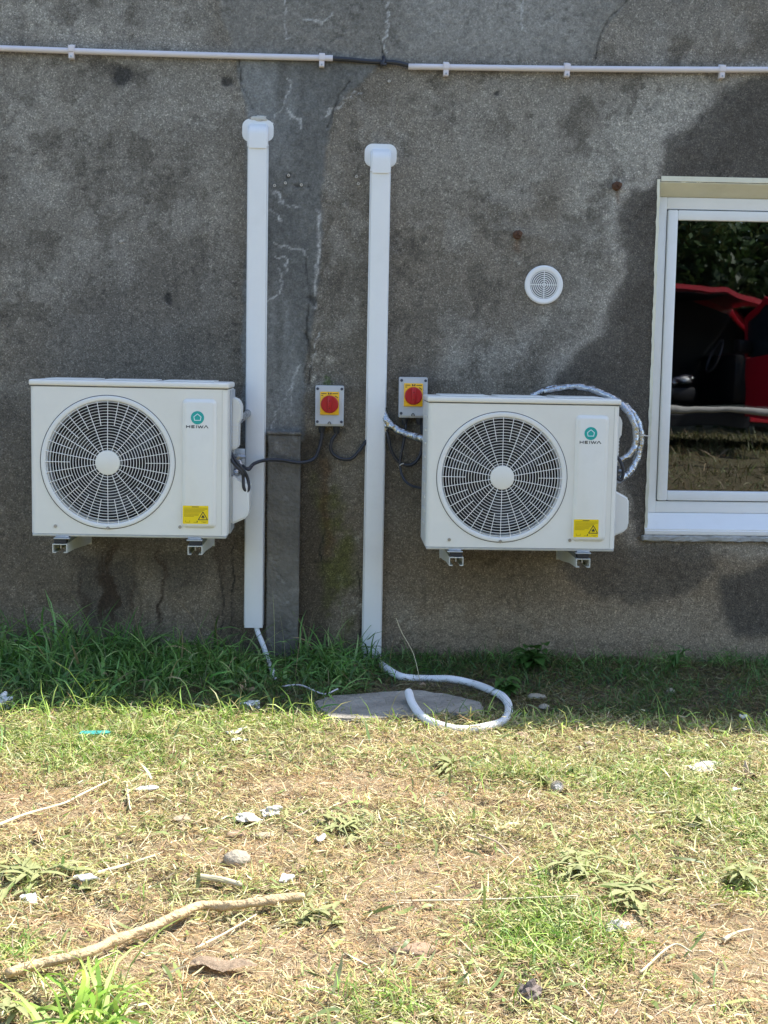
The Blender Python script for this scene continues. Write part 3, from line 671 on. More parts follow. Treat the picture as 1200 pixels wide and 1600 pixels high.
# ================================================================== OUTDOOR UNITS
UW, UH, UD = .78, .612, .30
def text_strokes(bm, segs, th, y0, y1):
    for (ax, az, bx_, bz) in segs:
        d = Vector((bx_-ax, bz-az)); n_ = Vector((-d.y, d.x)).normalized()*th/2
        prism(bm, [(ax+n_.x, az+n_.y), (ax-n_.x, az-n_.y), (bx_-n_.x, bz-n_.y), (bx_+n_.x, bz+n_.y)], y0, y1)
def make_unit():
    t = empty('air_conditioner')
    fcx, fcz, fr = .306, .288, .262
    # casing shell: front face with round hole, rounded vertical corners
    b = nb(); H1 = UH-.026; rc = .022
    n_ = 96; hole = [(fcx+fr*math.cos(2*math.pi*i/n_), fcz+fr*math.sin(2*math.pi*i/n_)) for i in range(n_)]
    def outer(a):
        c, s_ = math.cos(a), math.sin(a); best = 1e9
        for lim, comp, o in ((UW-rc, c, fcx), (rc, c, fcx), (H1, s_, fcz), (0, s_, fcz)):
            if abs(comp) > 1e-9:
                tt = (lim-o)/comp
                if tt > 1e-6: best = min(best, tt)
        return (fcx+best*c, fcz+best*s_)
    angs = sorted([2*math.pi*i/n_ for i in range(n_)]+[math.atan2(z-fcz, x-fcx) % (2*math.pi) for x in (rc, UW-rc) for z in (0, H1)])
    I = [b.verts.new((fcx+fr*math.cos(a), 0, fcz+fr*math.sin(a))) for a in angs]; O = [b.verts.new((outer(a)[0], 0, outer(a)[1])) for a in angs]
    for i in range(len(angs)):
        j = (i+1) % len(angs); b.faces.new((I[i], I[j], O[j], O[i]))
    # sides (rounded corner strip), bottom, back
    prof = [(rc,0)]+[(rc-rc*math.sin(R(a)), rc-rc*math.cos(R(a))) for a in (15,30,45,60,75,90)]+[(0,UD)]
    prof2 = [(UW-x, y) for x, y in prof]
    for pr in (prof, prof2):
        A = [b.verts.new((x, y, 0)) for x, y in pr]; B = [b.verts.new((x, y, H1)) for x, y in pr]
        for i in range(len(pr)-1): b.faces.new((A[i], A[i+1], B[i+1], B[i]))
    bx(b, .001, UW-.001, .03, UD-.001, .0005, .004)
    fixn(b); link('casing', b, 'casing', t, 'auto')
    b = nb(); bx(b, .003, UW-.003, -.0012, UD-.003, UH-.0265, UH-.0230); link('cover_gap', b, 'gasket', t)
    b = nb(); bx(b, UW-.0235, UW-.0225, -.0006, .002, .004, UH-.03); link('panel_seam', b, 'olive2', t)
    # base rim
    b = nb(); bx(b, .004, UW-.004, .004, UD, -.012, .0, .003); link('base_pan', b, 'galv', t, 'auto')
    # top cover
    b = nb(); bx(b, -.004, UW+.004, -.004, UD+.002, UH-.0235, UH, .007, 3); 
    link('top_cover', b, 'casing', t, 'auto')
    b = nb()
    for k in range(3): bx(b, .05+k*.235, .05+k*.235+.20, .05, UD-.03, UH+.0004, UH+.005, .0022)
    link('top_rib', b, 'casing', t, 'auto')
    # shroud ring around the fan, slightly domed
    b = nb(); lathe(b, [(fr+.003,-.001),(fr+.001,-.0045),(fr-.006,-.006),(fr-.014,-.004),(fr-.019,.004),(fr-.0205,.04),(fr-.02,.085)], fcx, fcz, 96); fixn(b); link('shroud', b, 'cover', t, 'auto')
    b = nb(); ringband(b, fcx, fcz, fr+.0035, fr+.0058, -.0008, .003, 96); fixn(b); link('shroud_joint', b, 'gasket', t)
    # grille
    b = nb(); R0, R1 = .050, fr-.017; nr = 17
    for k in range(nr):
        r = R0+(R1-R0)*(k+.6)/nr
        dome = -.010*(1-(r/R1)**2)
        ringband(b, fcx, fcz, r-.00100, r+.00100, dome-.001, dome+.004, 72)
    for k in range(36):
        a = 2*math.pi*(k+.0)/36; r0 = R0-.004 if k % 2 else R0+(R1-R0)*.50
        if k % 4 == 0: r0 = R0+(R1-R0)*.50
        c, s_ = math.cos(a), math.sin(a)
        m_ = 6
        for q_ in range(m_):
            ra = r0+(R1+.004-r0)*q_/m_; rb = r0+(R1+.004-r0)*(q_+1)/m_
            da = -.010*(1-min(1,(ra/R1))**2); db = -.010*(1-min(1,(rb/R1))**2); h_ = .00115
            v8 = []
            for rr, dd in ((ra, da), (rb, db)):
                for sg in (-1, 1):
                    for yy in (-.0025, .003): v8.append(b.verts.new((fcx+rr*c-sg*h_*s_, dd+yy, fcz+rr*s_+sg*h_*c)))
            for f_ in ((0,1,3,2),(4,6,7,5),(0,4,5,1),(2,3,7,6),(0,2,6,4),(1,5,7,3)): b.faces.new([v8[i] for i in f_])
    fixn(b); gr = link('grille', b, 'grille', t)
    b = nb(); lathe(b, [(.0005,-.0165),(.04,-.0155),(.048,-.013),(.0495,-.008),(.0495,.002)], fcx, fcz, 48); fixn(b); link('hub_cap', b, 'casing', gr, 'auto')
    # inside: drum, fins, fan; near-black colours hold the cavity's shade
    b = nb(); bx(b, .03, UW-.20, UD-.045, UD-.04, .02, UH-.04); link('coil', b, 'fins', t)
    b = nb(); ringband(b, fcx, fcz, fr+.002, fr+.006, .006, .12, 64); fixn(b); link('drum', b, 'dark', t)
    b = nb(); cyl(b, (fcx, .07, fcz), .045, .06, 'Y', 24)
    for k in range(3):
        A = []
        for q_ in range(7):
            rr = .04+q_*.03; sp = .9+.0*q_
            for sgn, yy in ((-1,.055),(1,.115)):
                a = R(120*k+20)+sgn*.42*(1-.02*q_)+q_*.10; A.append(b.verts.new((fcx+rr*math.cos(a), yy, fcz+rr*math.sin(a))))
        for q_ in range(6): b.faces.new((A[2*q_], A[2*q_+1], A[2*q_+3], A[2*q_+2]))
    link('fan', b, 'fan', t)
    b = nb(); bx(b, .012, UW-.012, UD-.03, UD-.025, .01, UH-.03); link('back_panel', b, 'dark', t)
    # raised service panel, chamfered
    x0, x1, z0, z1 = .600, .736, .030, .546
    b = nb(); rings = []
    for ins, y_ in ((0,0),(.003,-.004),(.010,-.0115),(.015,-.013)):
        rings.append([b.verts.new((px, y_-.0006, pz)) for px, pz in rrect(x0+ins, x1-ins, z0+ins, z1-ins, max(.018-ins*.6,.004), 5)])
    for A, B in zip(rings[:-1], rings[1:]):
        for i in range(len(A)): b.faces.new((A[i], A[(i+1)%len(A)], B[(i+1)%len(A)], B[i]))
    b.faces.new(rings[-1]); fixn(b); sp = link('service_panel', b, 'casing', t, 'auto')
    yf = -.0138
    # emblem: disc with a small house outline; lettering
    lx, lz = .661, UH-.139
    b = nb(); ringband(b, lx, lz, .0005, .0262, yf-.0006, yf+.0004, 48); fixn(b); em = link('emblem', b, 'teal', sp)
    b = nb(); h = [(0,.0150),(.0140,.0035),(.0115,-.0105),(-.0115,-.0105),(-.0140,.0035)]
    segs = [(lx+h[i][0], lz+h[i][1], lx+h[(i+1)%5][0], lz+h[(i+1)%5][1]) for i in range(5)]
    text_strokes(b, segs, .0034, yf-.0012, yf-.0004)
    for q_ in h: cyl(b, (lx+q_[0], yf-.00125, lz+q_[1]), .0017, .0008, 'Y', 10)
    fixn(b); em.name = 'emblem'; link('house_mark', b, 'tealw', sp)
    b = nb(); tz = UH-.1805; th = .0112; X0 = lx-.0430; L = []
    L += [(0,0,0,th),(.0130,0,.0130,th),(0,th/2,.0130,th/2)]
    L += [(.0205,0,.0205,th),(.0205,.0012,.0320,.0012),(.0205,th/2,.0305,th/2),(.0205,th-.0012,.0320,th-.0012)]
    L += [(.0392,0,.0392,th)]
    L += [(.0448,th,.0500,0),(.0500,0,.0552,th*.92),(.0552,th*.92,.0604,0),(.0604,0,.0656,th)]
    L += [(.0685,0,.0770,th),(.0770,th,.0855,0)]
    text_strokes(b, [(a_+X0, b_+tz, c_+X0, d_+tz) for a_, b_, c_, d_ in L], .0029, yf-.0004, yf+.0002)
    fixn(b); link('lettering', b, 'ink', sp)
    # warning sticker
    sx0_, sx1_, sz0, sz1 = .604, .706, UH-.563, UH-.490
    b = nb(); prism(b, rrect(sx0_, sx1_, sz0, sz1, .003, 3), yf-.0003, yf+.0004); fixn(b); sk = link('warning_sticker', b, 'yellow', sp)
    b = nb(); k = 0; yy = yf-.0007
    for zz, wdt in ((.0095,.094),(.0145,.094),(.0190,.083),(.0235,.076),(.0285,.066),(.0335,.060),(.0380,.058),(.0425,.040)):
        text_strokes(b, [(sx0_+.005, sz1-zz, sx0_+.005+wdt, sz1-zz)], .0016, yy, yf)
    text_strokes(b, [(sx0_+.012, sz0+.006, sx0_+.028, sz0+.006),(sx0_+.012, sz0+.006, sx0_+.012, sz0+.014),(sx0_+.028, sz0+.006, sx0_+.028, sz0+.014)], .0012, yy-.0001, yf)
    text_strokes(b, [(sx0_+.043, sz0+.006, sx0_+.058, sz0+.006),(sx0_+.074, sz0+.0085, sx0_+.096, sz0+.0085),(sx0_+.080, sz0+.0055, sx0_+.092, sz0+.0055)], .0014, yy, yf)
    fixn(b); link('small_print', b, 'olive', sp)
    b = nb(); cxx, czz, hs = sx1_-.0215, sz0+.017, .0185
    T3 = [(cxx-hs, czz), (cxx+hs, czz), (cxx, czz+.0315)]
    text_strokes(b, [(T3[i][0], T3[i][1], T3[(i+1)%3][0], T3[(i+1)%3][1]) for i in range(3)], .0028, yf-.0011, yf)
    text_strokes(b, [(sx0_+.036, sz1-.0045, sx0_+.064, sz1-.0045)], .0022, yf-.0011, yf); text_strokes(b, [(sx0_+.0575, sz0+.006, sx0_+.0575, sz0+.013)], .003, yf-.0012, yf)
    fl = [(cxx-.0055,czz+.0075),(cxx-.006,czz+.011),(cxx-.003,czz+.0145),(cxx-.0005,czz+.020),(cxx+.0035,czz+.0145),(cxx+.0062,czz+.011),(cxx+.0052,czz+.007),(cxx+.002,czz+.0045),(cxx+.001,czz+.010),(cxx-.002,czz+.0085),(cxx-.002,czz+.0045)]
    prism(b, fl, yf-.0013, yf); fixn(b); link('flame_mark', b, 'ink', sp)
    # front screws
    for xx, zz in ((.097,.030),(.592,.034),(fcx,.036-.01),(.02,UH-.037),(UW-.02,UH-.037)):
        if zz > .5: continue
        b = nb(); cyl(b, (xx, -.009 if xx == fcx else -.003, zz), .0068, .006, 'Y', 14); bx(b, xx-.004, xx+.004, -.0098 if xx == fcx else -.0038, -.002, zz-.0008, zz+.0008); fixn(b); link('screw', b, 'steel', t)
    # right side: recessed side sheet, terminal cover, pipe cover, valves
    b = nb(); bx(b, UW+.0005, UW+.006, .10, UD+.006, -.004, UH-.03, .002); fixn(b); link('side_sheet', b, 'galv', t, 'auto')
    b = nb(); prism(b, [(UW+.006,.335),(UW+.030,.345),(UW+.031,.45),(UW+.040,.455),(UW+.042,.515),(UW+.030,.54),(UW+.006,.55)], .14, .285); fixn(b)
    bmesh.ops.bevel(b, geom=b.edges[:], offset=.004, segments=2, affect='EDGES'); tc_ = link('terminal_cover', b, 'casing', t, 'auto')
    b = nb()
    for k in range(7): bx(b, UW+.004, UW+.0315, .139, .141, .352+k*.014, .357+k*.014)
    link('cover_rib', b, 'cover', tc_)
    b = nb(); prism(b, [(UW+.006,.235),(UW+.066,.205),(UW+.078,.195),(UW+.080,.085),(UW+.070,.060),(UW+.006,.030)], .12, .290); fixn(b)
    bmesh.ops.bevel(b, geom=b.edges[:], offset=.007, segments=3, affect='EDGES'); link('valve_cover', b, 'cover', t, 'auto')
    b = nb(); bx(b, UW+.006, UW+.012, .17, .30, .23, .34); bx(b, UW+.012, UW+.052, .255, .259, .235, .335, .001); link('valve_plate', b, 'galv', t, 'auto')
    for zz in (.262, .305):
        b = nb(); cyl(b, (UW+.010, .20, zz), .013, .030, 'X', 14); cyl(b, (UW+.040, .20, zz), .009, .018, 'X', 6); bx(b, UW+.018, UW+.034, .185, .215, zz-.011, zz+.011, .003); fixn(b)
        link('valve', b, 'steel', t, 'auto')
    # mounting feet
    for xx in (.122, .650):
        b = nb(); bx(b, xx-.032, xx+.032, -.006, .06, -.022, -.0165, .002); bx(b, xx-.026, xx+.026, .002, .006, -.0165, -.008); link('mounting_foot', b, 'galv', t, 'auto')
    # side louvres on the left
    b = nb()
    for k in range(9): bx(b, -.004, -.0004, .08, .24, .08+k*.055, .092+k*.055, .0015)
    link('louvre', b, 'casing', t)
    return t
def place(o, u, v, Y, roll=0):
    p = W(u, v, Y); o.location = p; o.rotation_euler = (0, R(roll), 0)
YL, YR = -.53, -.475
unit = make_unit(); place(unit, 48.5, 833, YL, .25)
tag(unit, 'cream outdoor air conditioner on the left, beside the left duct', 'air conditioner', 'outdoor units on the wall')
unit2 = copy_tree(unit); place(unit2, 664.5, 854, YR, .15)
unit2['label'] = 'cream outdoor air conditioner nearest the window with foil pipes looping at its side'
# brackets
def make_bracket(front, label):
    t = empty('wall_bracket', label=label, cat='bracket', group='brackets under the outdoor units')
    h = .036; ww = .058; Lb = -front
    b = nb()
    # C channel open downward, with inturned lips, tapering deeper to the wall
    bx(b, -ww/2, ww/2, 0, Lb-.004, -.003, 0)
    for s_ in (-1, 1):
        x0, x1 = (-ww/2, -ww/2+.003) if s_ < 0 else (ww/2-.003, ww/2)
        prism(b, [(.0,-.0032),(Lb-.004,-.0032),(Lb-.004,-.066),(Lb-.12,-.062),(.16,-h-.006),(.0,-h)], x0, x1, 'YZ')
        a0, a1 = (x1+.0004, x1+.011) if s_ < 0 else (x0-.011, x0-.0004)
        bx(b, a0, a1, .0, Lb*.45, -h, -h+.003)
    fixn(b); link('beam', b, 'bracket', t)
    b = nb(); bx(b, -.032, .032, Lb-.0045, Lb-.0005, -.075, .02, .002); link('wall_plate', b, 'bracket', t, 'auto')
    b = nb(); bx(b, -.024, .024, .006, .052, .0005, .0190, .003); link('rubber_pad', b, 'rubber', t, 'auto')
    b = nb(); cyl(b, (0, .028, -.022), .004, .075, 'Z', 12); cyl(b, (0, .028, .0265), .0095, .007, 'Z', 6); cyl(b, (0, .028, .0335), .006, .003, 'Z', 12); fixn(b); link('bolt', b, 'steel', t, 'auto')
    b = nb(); cyl(b, (0, .028, -.021), .0045, .014, 'Z', 12); bx(b, -.012, .012, .02, .036, -.006, -.0035); link('nut', b, 'steel', t)
    for zz in (-.055, -.015):
        b = nb(); cyl(b, (0, Lb-.012, zz), .008, .008, 'Y', 6); link('anchor_bolt', b, 'steel', t)
    return t
for (un, fx, Yf, lab) in ((unit, .114, YL, 'painted bracket under the fan side of the left unit'), (unit, .652, YL, 'painted bracket under the panel side of the left unit'),
                     (unit2, .128, YR, 'painted bracket under the fan side of the right unit'), (unit2, .650, YR, 'painted bracket under the panel side of the right unit')):
    bpy.context.view_layer.update()
    br = make_bracket(Yf-.005, lab); p = un.matrix_world @ Vector((fx, 0, -.0415)); br.location = (p.x, Yf-.006, p.z)
# ================================================================== DUCTS
def make_duct(top, bot, label, caul=False, arch=False):
    T, B = W(*top), W(*bot); d = T-B; L = d.length; ang = math.atan2(d.x, d.z)
    t = empty('pipe_duct', B, (0, ang, 0), label, 'pipe duct', 'white ducts running up the wall')
    w2, dp = .0405, .058
    b = nb(); bx(b, -w2-.004, w2+.004, -.018, -.002, 0.004, L-.10, .002); link('backplate', b, 'pvc', t, 'auto')
    b = nb(); prism(b, [(-w2,-.018),(-w2,-dp+.008),(-w2+.002,-dp+.003),(-w2+.008,-dp),(w2-.008,-dp),(w2-.002,-dp+.003),(w2,-dp+.008),(w2,-.018)], 0, L-.11, 'XY'); fixn(b)
    # prism() in XY plane extrudes in z
    link('cover', b, 'pvc', t, 'auto')
    if arch:
        b = nb(); prism(b, [(.022*math.cos(R(a)), .001+.024*math.sin(R(a))) for a in range(0,181,15)], -dp-.0008, -dp+.0005); fixn(b); link('knockout', b, mat('knockout_edge',(.55,.57,.60),.5), t)
    # swan-neck wall cap
    b = nb(); w3 = w2+.003
    zt = L-.018; prof = []
    for k in range(9):
        a = R(90*k/8); prof.append((-.002-(dp+.004)*math.sin(a)**.9, zt-.05*(1-math.cos(a))))
    prof += [(-dp-.006, L-.125), (-.016, L-.125), (-.002, L-.125)]
    prism(b, prof, -w3, w3, 'YZ'); fixn(b)
    bmesh.ops.bevel(b, geom=[e for e in b.edges if abs(e.verts[0].co.x-e.verts[1].co.x) < 1e-5], offset=.008, segments=3, affect='EDGES')
    cap = link('wall_cap', b, 'pvc', t, 'auto')
    b = nb(); pr = rrect(-.069, .069, L-.092, L+.005, .034, 7)
    pr = [(x_, max(z_, L-.092)) for x_, z_ in pr]; prism(b, pr, -.009, .0); fixn(b)
    bmesh.ops.bevel(b, geom=[e for e in b.edges if e.verts[0].co.y < -.005 and e.verts[1].co.y < -.005], offset=.004, segments=2, affect='EDGES')
    link('flange', b, 'pvc', cap, 'auto')
    if caul:
        b = nb(); bmesh.ops.create_icosphere(b, subdivisions=3, radius=.03)
        for v_ in b.verts:
            n_ = .75+.5*float(vn(np.array([v_.co.x*3+v_.co.y]), np.array([v_.co.z*3]), 40, 5)[0]); v_.co = Vector((v_.co.x*1.25*n_, v_.co.y*.3, v_.co.z*.42*n_)) + Vector((.004,-.006,L+.006))
        link('sealant', b, 'plaster', t, True)
    return t
d1 = make_duct((404,188), (397,977), 'white duct right beside the left unit, sealed with plaster at its cap', caul=True)
d2 = make_duct((595,227), (580,1030), 'longer white duct between the two isolator switches, ending lower at the grass', arch=True)
# concrete post
a_, b_ = W(445, 679, -.02), W(441, 1040, -.02)
t = empty('concrete_post', (b_.x, 0, -.05), (0, math.atan2(a_.x-b_.x, a_.z+.05), 0), 'grey precast concrete post flush against the wall between the ducts', 'post')
b = nb(); bx(b, -.072, .070, -.045, .01, 0, a_.z+.05, .006)
bmesh.ops.subdivide_edges(b, edges=[e for e in b.edges if e.calc_length() > .5], cuts=40)
for v_ in b.verts: v_.co.x += random.uniform(-.002,.002)
link('shaft', b, 'post', t)
b = nb(); bx(b, -.078, .074, -.052, -.0, a_.z+.0505, a_.z+.064, .004); link('ledge', b, 'post', t)
# ================================================================== ISOLATORS
def make_switch():
    t = empty('isolator_switch')
    w_, h_ = .062, .088
    b = nb(); bx(b, -w_, w_, -.062, 0, -h_, h_, .006, 3); link('enclosure', b, 'greybox', t, 'auto')
    b = nb(); prism(b, rrect(-w_+.001, w_-.001, -h_+.010, h_-.001, .006, 4), -.068, -.0625); fixn(b); lid = link('lid', b, 'greybox', t)
    b = nb(); prism(b, [(.008*math.cos(R(a)), -h_+.0095+.012*math.sin(R(a))) for a in range(0,181,20)], -.0695, -.0681); fixn(b); link('latch_slot', b, 'gasket', lid)
    b = nb(); cyl(b, (0,-.072,-h_+.013), .0045, .004, 'Y', 12); link('latch_screw', b, 'steel', lid)
    b = nb(); bx(b, -.041, .041, -.075, -.0685, -.038, .062, .003); link('yellow_plate', b, 'swyellow', t, 'auto')
    b = nb()
    text_strokes(b, [(-.036,.054,-.014,.054),(.012,.054,.036,.054),(-.036,.046,-.028,.046),(.024,.044,.037,.036)], .0028, -.0757, -.0745)
    text_strokes(b, [(-.005,.058,-.003,.050),(.003,.051,.007,.058)], .0050, -.0758, -.0745); fixn(b); link('plate_print', b, 'ink', t)
    b = nb(); lathe(b, [(.0005,-.094),(.034,-.094),(.037,-.091),(.0385,-.080),(.0385,-.074)], 0, .008, 40); fixn(b); kn = link('knob', b, 'swred', t, 'auto')
    b = nb(); bx(b, -.0085, .0085, -.102, -.0935, -.027, .043, .003); link('grip', b, 'swred', kn, 'auto')
    for zz in (.023, -.008):
        b = nb(); cyl(b, (0,-.1028,zz), .0032, .002, 'Y', 10); link('grip_hole', b, 'swholeshade', kn)  # holes are proud discs, their shade put into a darker red
    for sx in (-1,1):
        for sz in (-1,1):
            b = nb(); cyl(b, (sx*(w_-.010), -.0705, sz*(h_-.020)+(.006 if sz > 0 else -.0)), .0062, .003, 'Y', 12); fixn(b); link('screw', b, mat('lid_screw',(.05,.06,.09),.4) if 'lid_screw' not in bpy.data.materials else bpy.data.materials['lid_screw'], t)
    for sx in (-.033, .031):
        b = nb(); cyl(b, (sx,-.033,-h_-.012), .0175, .0125, 'Z', 6); cyl(b, (sx,-.033,-h_-.030), .0115, .020, 'Z', 16, .0155); fixn(b); link('cable_gland', b, 'rubber', t, 'auto')
    return t
sw = make_switch(); sw.location = W(515,634,-.03); sw.location.y = 0; tag(sw, 'grey box with a red rotary switch, to the left of the longer duct', 'isolator switch', 'red isolator switches')
sw2 = copy_tree(sw); sw2.location = W(645,621,-.03); sw2.location.y = 0; sw2['label'] = 'grey box with a red rotary switch, right of the longer duct, above the right unit'
def cable(name, pts, r, m, label, cat, n_=8, seg=10, parent=None):
    b = nb(); tube(b, catmull(pts, n_), r, seg); o = link(name, b, m, parent, True)
    return tag(o, label, cat)
def wl(*P): return [W(u, v, y) for u, v, y in P]
cable('power_cable', wl((502,664,-.033),(503,680,-.035),(499,700,-.035),(490,717,-.04),(468,723,-.068),(440,719,-.075),(415,719,-.09),(398,724,-.11),(388,732,-.18),(376,728,-.30),(362,712,-.36),(356,702,-.37)), .0075, 'cable', 'black cable from the left switch crossing the post and duct to the left unit', 'cable')
cable('power_cable', wl((527,664,-.033),(526,676,-.034),(518,690,-.033),(518,706,-.03),(530,716,-.028),(548,717,-.026),(560,706,-.026),(572,690,-.024),(580,688,-.024)), .0075, 'cable', 'black cable looping from the left switch behind the longer duct', 'cable')
cable('power_cable', wl((598,660,-.03),(606,680,-.045),(610,700,-.04),(618,716,-.035),(630,726,-.035),(645,725,-.035),(656,712,-.035),(661,690,-.035),(659,670,-.033),(656,648,-.033)), .0075, 'cable', 'black cable looping from the longer duct up to the right switch', 'cable')
cable('power_cable', wl((632,648,-.033),(634,670,-.04),(629,700,-.045),(625,722,-.04),(628,742,-.05),(638,756,-.08),(655,762,-.14),(680,762,-.20),(720,740,-.22)), .006, 'cable', 'thin black cable dropping from the right switch behind the right unit', 'cable')
cable('cable_tie', wl((623,730,-.03),(626,726,-.05),(631,724,-.05)), .0028, 'plug', 'white tie holding the thin cable below the right switch', 'cable tie', 4, 6)
# left unit: loop and tail of black cable tied beside the valve cover
cable('coiled_cable', wl((357,700,-.37),(366,716,-.42),(378,732,-.42),(386,745,-.40),(389,760,-.40),(386,768,-.40),(381,762,-.41),(380,748,-.41),(378,738,-.42),(364,722,-.43),(358,706,-.40)), .0068, 'cable', 'black cable loop hanging beside the left unit valve cover', 'cable')
cable('cable_tie', wl((380,728,-.36),(388,734,-.40),(394,728,-.34)), .006, 'cable', 'black tie bundling the cable next to the left unit', 'cable tie', 4, 8)
# foil wrapped pipes
def foil(pts, r, label, wrap=.22):
    ph = random.random()*6
    b = nb(); path = catmull(pts, 14)
    tube(b, path, lambda f, i, a: r*(1+.04*math.sin(i*1.9+a+ph)+.06*math.sin(i*.7+2*a)+random.uniform(-.05,.05)), 14)
    return tag(link('foil_pipe', b, 'foil', None, True), label, 'insulated pipe', 'foil wrapped refrigerant pipes')
foil(wl((356,668,-.30),(366,662,-.27),(374,655,-.2),(383,648,-.10),(389,645,-.03)), .017, 'short crinkled foil pipe from the left unit into the left duct')
foil(wl((366,740,-.36),(374,735,-.32),(372,720,-.28),(362,716,-.27)), .016, 'foil scrap wrapped round the left unit valves')
foil(wl((598,640,-.03),(605,658,-.05),(622,672,-.06),(645,681,-.10),(668,687,-.15),(700,690,-.18)), .0175, 'foil pipe running from the longer duct behind the right unit')
foil(wl((600,655,-.03),(603,664,-.045),(601,678,-.03)), .015, 'torn foil end bunched at the longer duct edge')
foil(wl((830,620,-.10),(858,608,-.10),(890,605,-.12),(925,608,-.16),(955,621,-.20),(978,636,-.24),(994,655,-.25),(1001,680,-.26),(997,710,-.26),(985,735,-.28),(970,748,-.30)), .0155, 'outer foil pipe arching over and round the side of the right unit')
foil(wl((850,612,-.15),(900,604,-.17),(945,616,-.22),(975,636,-.27),(991,662,-.29),(993,690,-.29),(985,708,-.30),(968,720,-.31)), .0145, 'inner foil pipe nested in the loop beside the right unit')
for (u, v, y, lab) in ((975,632,-.25,'translucent tie on the foil loop at the right unit corner'), (1002,681,-.27,'translucent tie on the outermost bend of the foil loop')):
    c = W(u, v, y); b = nb(); ringband(b, 0, 0, .0163, .0185, -.003, .003, 20); bx(b, .02, .05, -.002, .002, -.002, .0015); fixn(b)
    o = link('zip_tie', b, 'plug', None, False, c, (R(80), 0, R(20) if u > 990 else R(60))); tag(o, lab, 'cable tie')
cable('coiled_cable', wl((962,712,-.36),(970,722,-.37),(974,738,-.37),(970,750,-.37),(963,744,-.38),(965,728,-.38)), .0068, 'cable', 'black cable bunched between the right unit and its foil pipes', 'cable')
# ================================================================== TOP CONDUITS
def conduit(u0, v0, u1, v1, label):
    A, B = W(u0, v0, -.022), W(u1, v1, -.022); b = nb(); n_ = 24
    tube(b, [A.lerp(B, i/n_)+Vector((0,0,-.004*math.sin(math.pi*i/n_))) for i in range(n_+1)], .0125, 14)
    return tag(link('conduit_pipe', b, 'pipe', None, True), label, 'conduit', 'white conduit under the eaves')
conduit(-60,73,520,91, 'white conduit pipe high on the wall above the left duct')
conduit(638,104,1260,109, 'white conduit pipe high on the wall running above the window')
cable('power_cable', wl((512,91,-.02),(545,93,-.02),(575,96,-.012),(600,97,-.012),(620,98,-.02),(648,105,-.022)), .0095, 'cable', 'black cable bridging the gap between the two white conduits', 'cable')
cable('cable_knot', wl((598,88,.01),(600,94,-.02),(597,100,-.028),(603,101,-.022)), .008, 'cable', 'black cable stub coming out of the wall between the conduits', 'cable')
for u, v, lab in ((112,77,'white clip on the conduit nearest the left edge'), (503,90,'white clip at the broken end of the left conduit'), (697,104,'white clip near the start of the right conduit'), (886,105.5,'white clip on the conduit above the round vent'), (1128,108,'white clip on the conduit above the window')):
    p = W(u, v, -.02); b = nb()
    bx(b, -.013, .013, -.040, -.020, -.014, .014, .004); bx(b, -.011, .011, -.034, .0, -.040, -.012, .003); bx(b, -.012, .012, -.008, .0, .010, .022, .002)
    c = empty('pipe_clip', (p.x, 0, p.z), (0,R(1),0), lab, 'pipe clip', 'clips holding the conduit')
    link('saddle', b, 'pipe', c, 'auto'); b = nb(); cyl(b, (0,-.037,-.032), .004, .004, 'Y', 10); link('nail', b, 'steel', c)
# ================================================================== VENT, BOLTS, PLUGS
p = W(850,445,-.01); t = empty('round_vent', (p.x, -.001, p.z), label='round white slotted vent cover on the wall left of the window', cat='vent')
b = nb(); lathe(b, [(.060,-.006),(.0615,-.012),(.066,-.014),(.078,-.013),(.083,-.009),(.084,0)], 0, 0, 64); fixn(b); link('rim', b, 'pvc', t, 'auto')
b = nb()
for k in range(7): ringband(b, 0, 0, .0055+k*.0083, .0093+k*.0083, -.0125, -.009, 48)
for a in (0, 90): 
    bx(b, -.062, .062, -.0132, -.008, -.0017, .0017) if a == 0 else bx(b, -.0017, .0017, -.0130, -.0082, -.062, .062)
fixn(b); link('louvre_ring', b, 'pvc', t)
b = nb(); ringband(b, 0, 0, .0005, .0612, -.004, -.001, 40); fixn(b)
mesh_m = mat('insect_mesh', (.10,.115,.135), .6, .5, 600); link('mesh_screen', b, mesh_m, t)
for u, v, lab in ((963,291,'rusty bolt stub in the wall near the window corner'), (808,367,'rusty bolt stub in the wall above the round vent')):
    p = W(u, v, 0); b = nb(); cyl(b, (0,-.018,0), .017, .02, 'Y', 18, .02); cyl(b, (.004,-.034,.002), .010, .018, 'Y', 6); fixn(b)
    for v_ in b.verts: v_.co += Vector((random.uniform(-1,1), random.uniform(-1,1), random.uniform(-1,1)))*.0012
    o = link('rusty_bolt', b, 'rust', None, 'auto', (p.x,0,p.z), (R(-6), R(20), R(8))); tag(o, lab, 'bolt', 'rusty bolt stubs')
for u, v, lab in ((451,274,'upper grey wall plug right of the left duct'),(446,286,'lower grey wall plug in a dark pit right of the left duct'),(429,290,'wall plug hole at the left duct edge'),
                  (557,276,'upper white plug of the pair left of the longer duct'),(560,287,'lower white plug of the pair left of the longer duct'),(608,127,'pale plug under the gap between the conduits'),(189,377,'white plaster nub on the wall above the left unit'),(471,289,'broken plug between the two ducts')):
    p = W(u, v, -.004); b = nb(); lathe(b, [(.0022,-.001),(.0026,-.006),(.0055,-.007),(.0065,-.003),(.0065,.004)], 0, 0, 14); fixn(b)
    o = link('wall_plug', b, 'plug', None, 'auto', (p.x,-.005,p.z)); tag(o, lab, 'wall plug', 'plugs left in the wall')
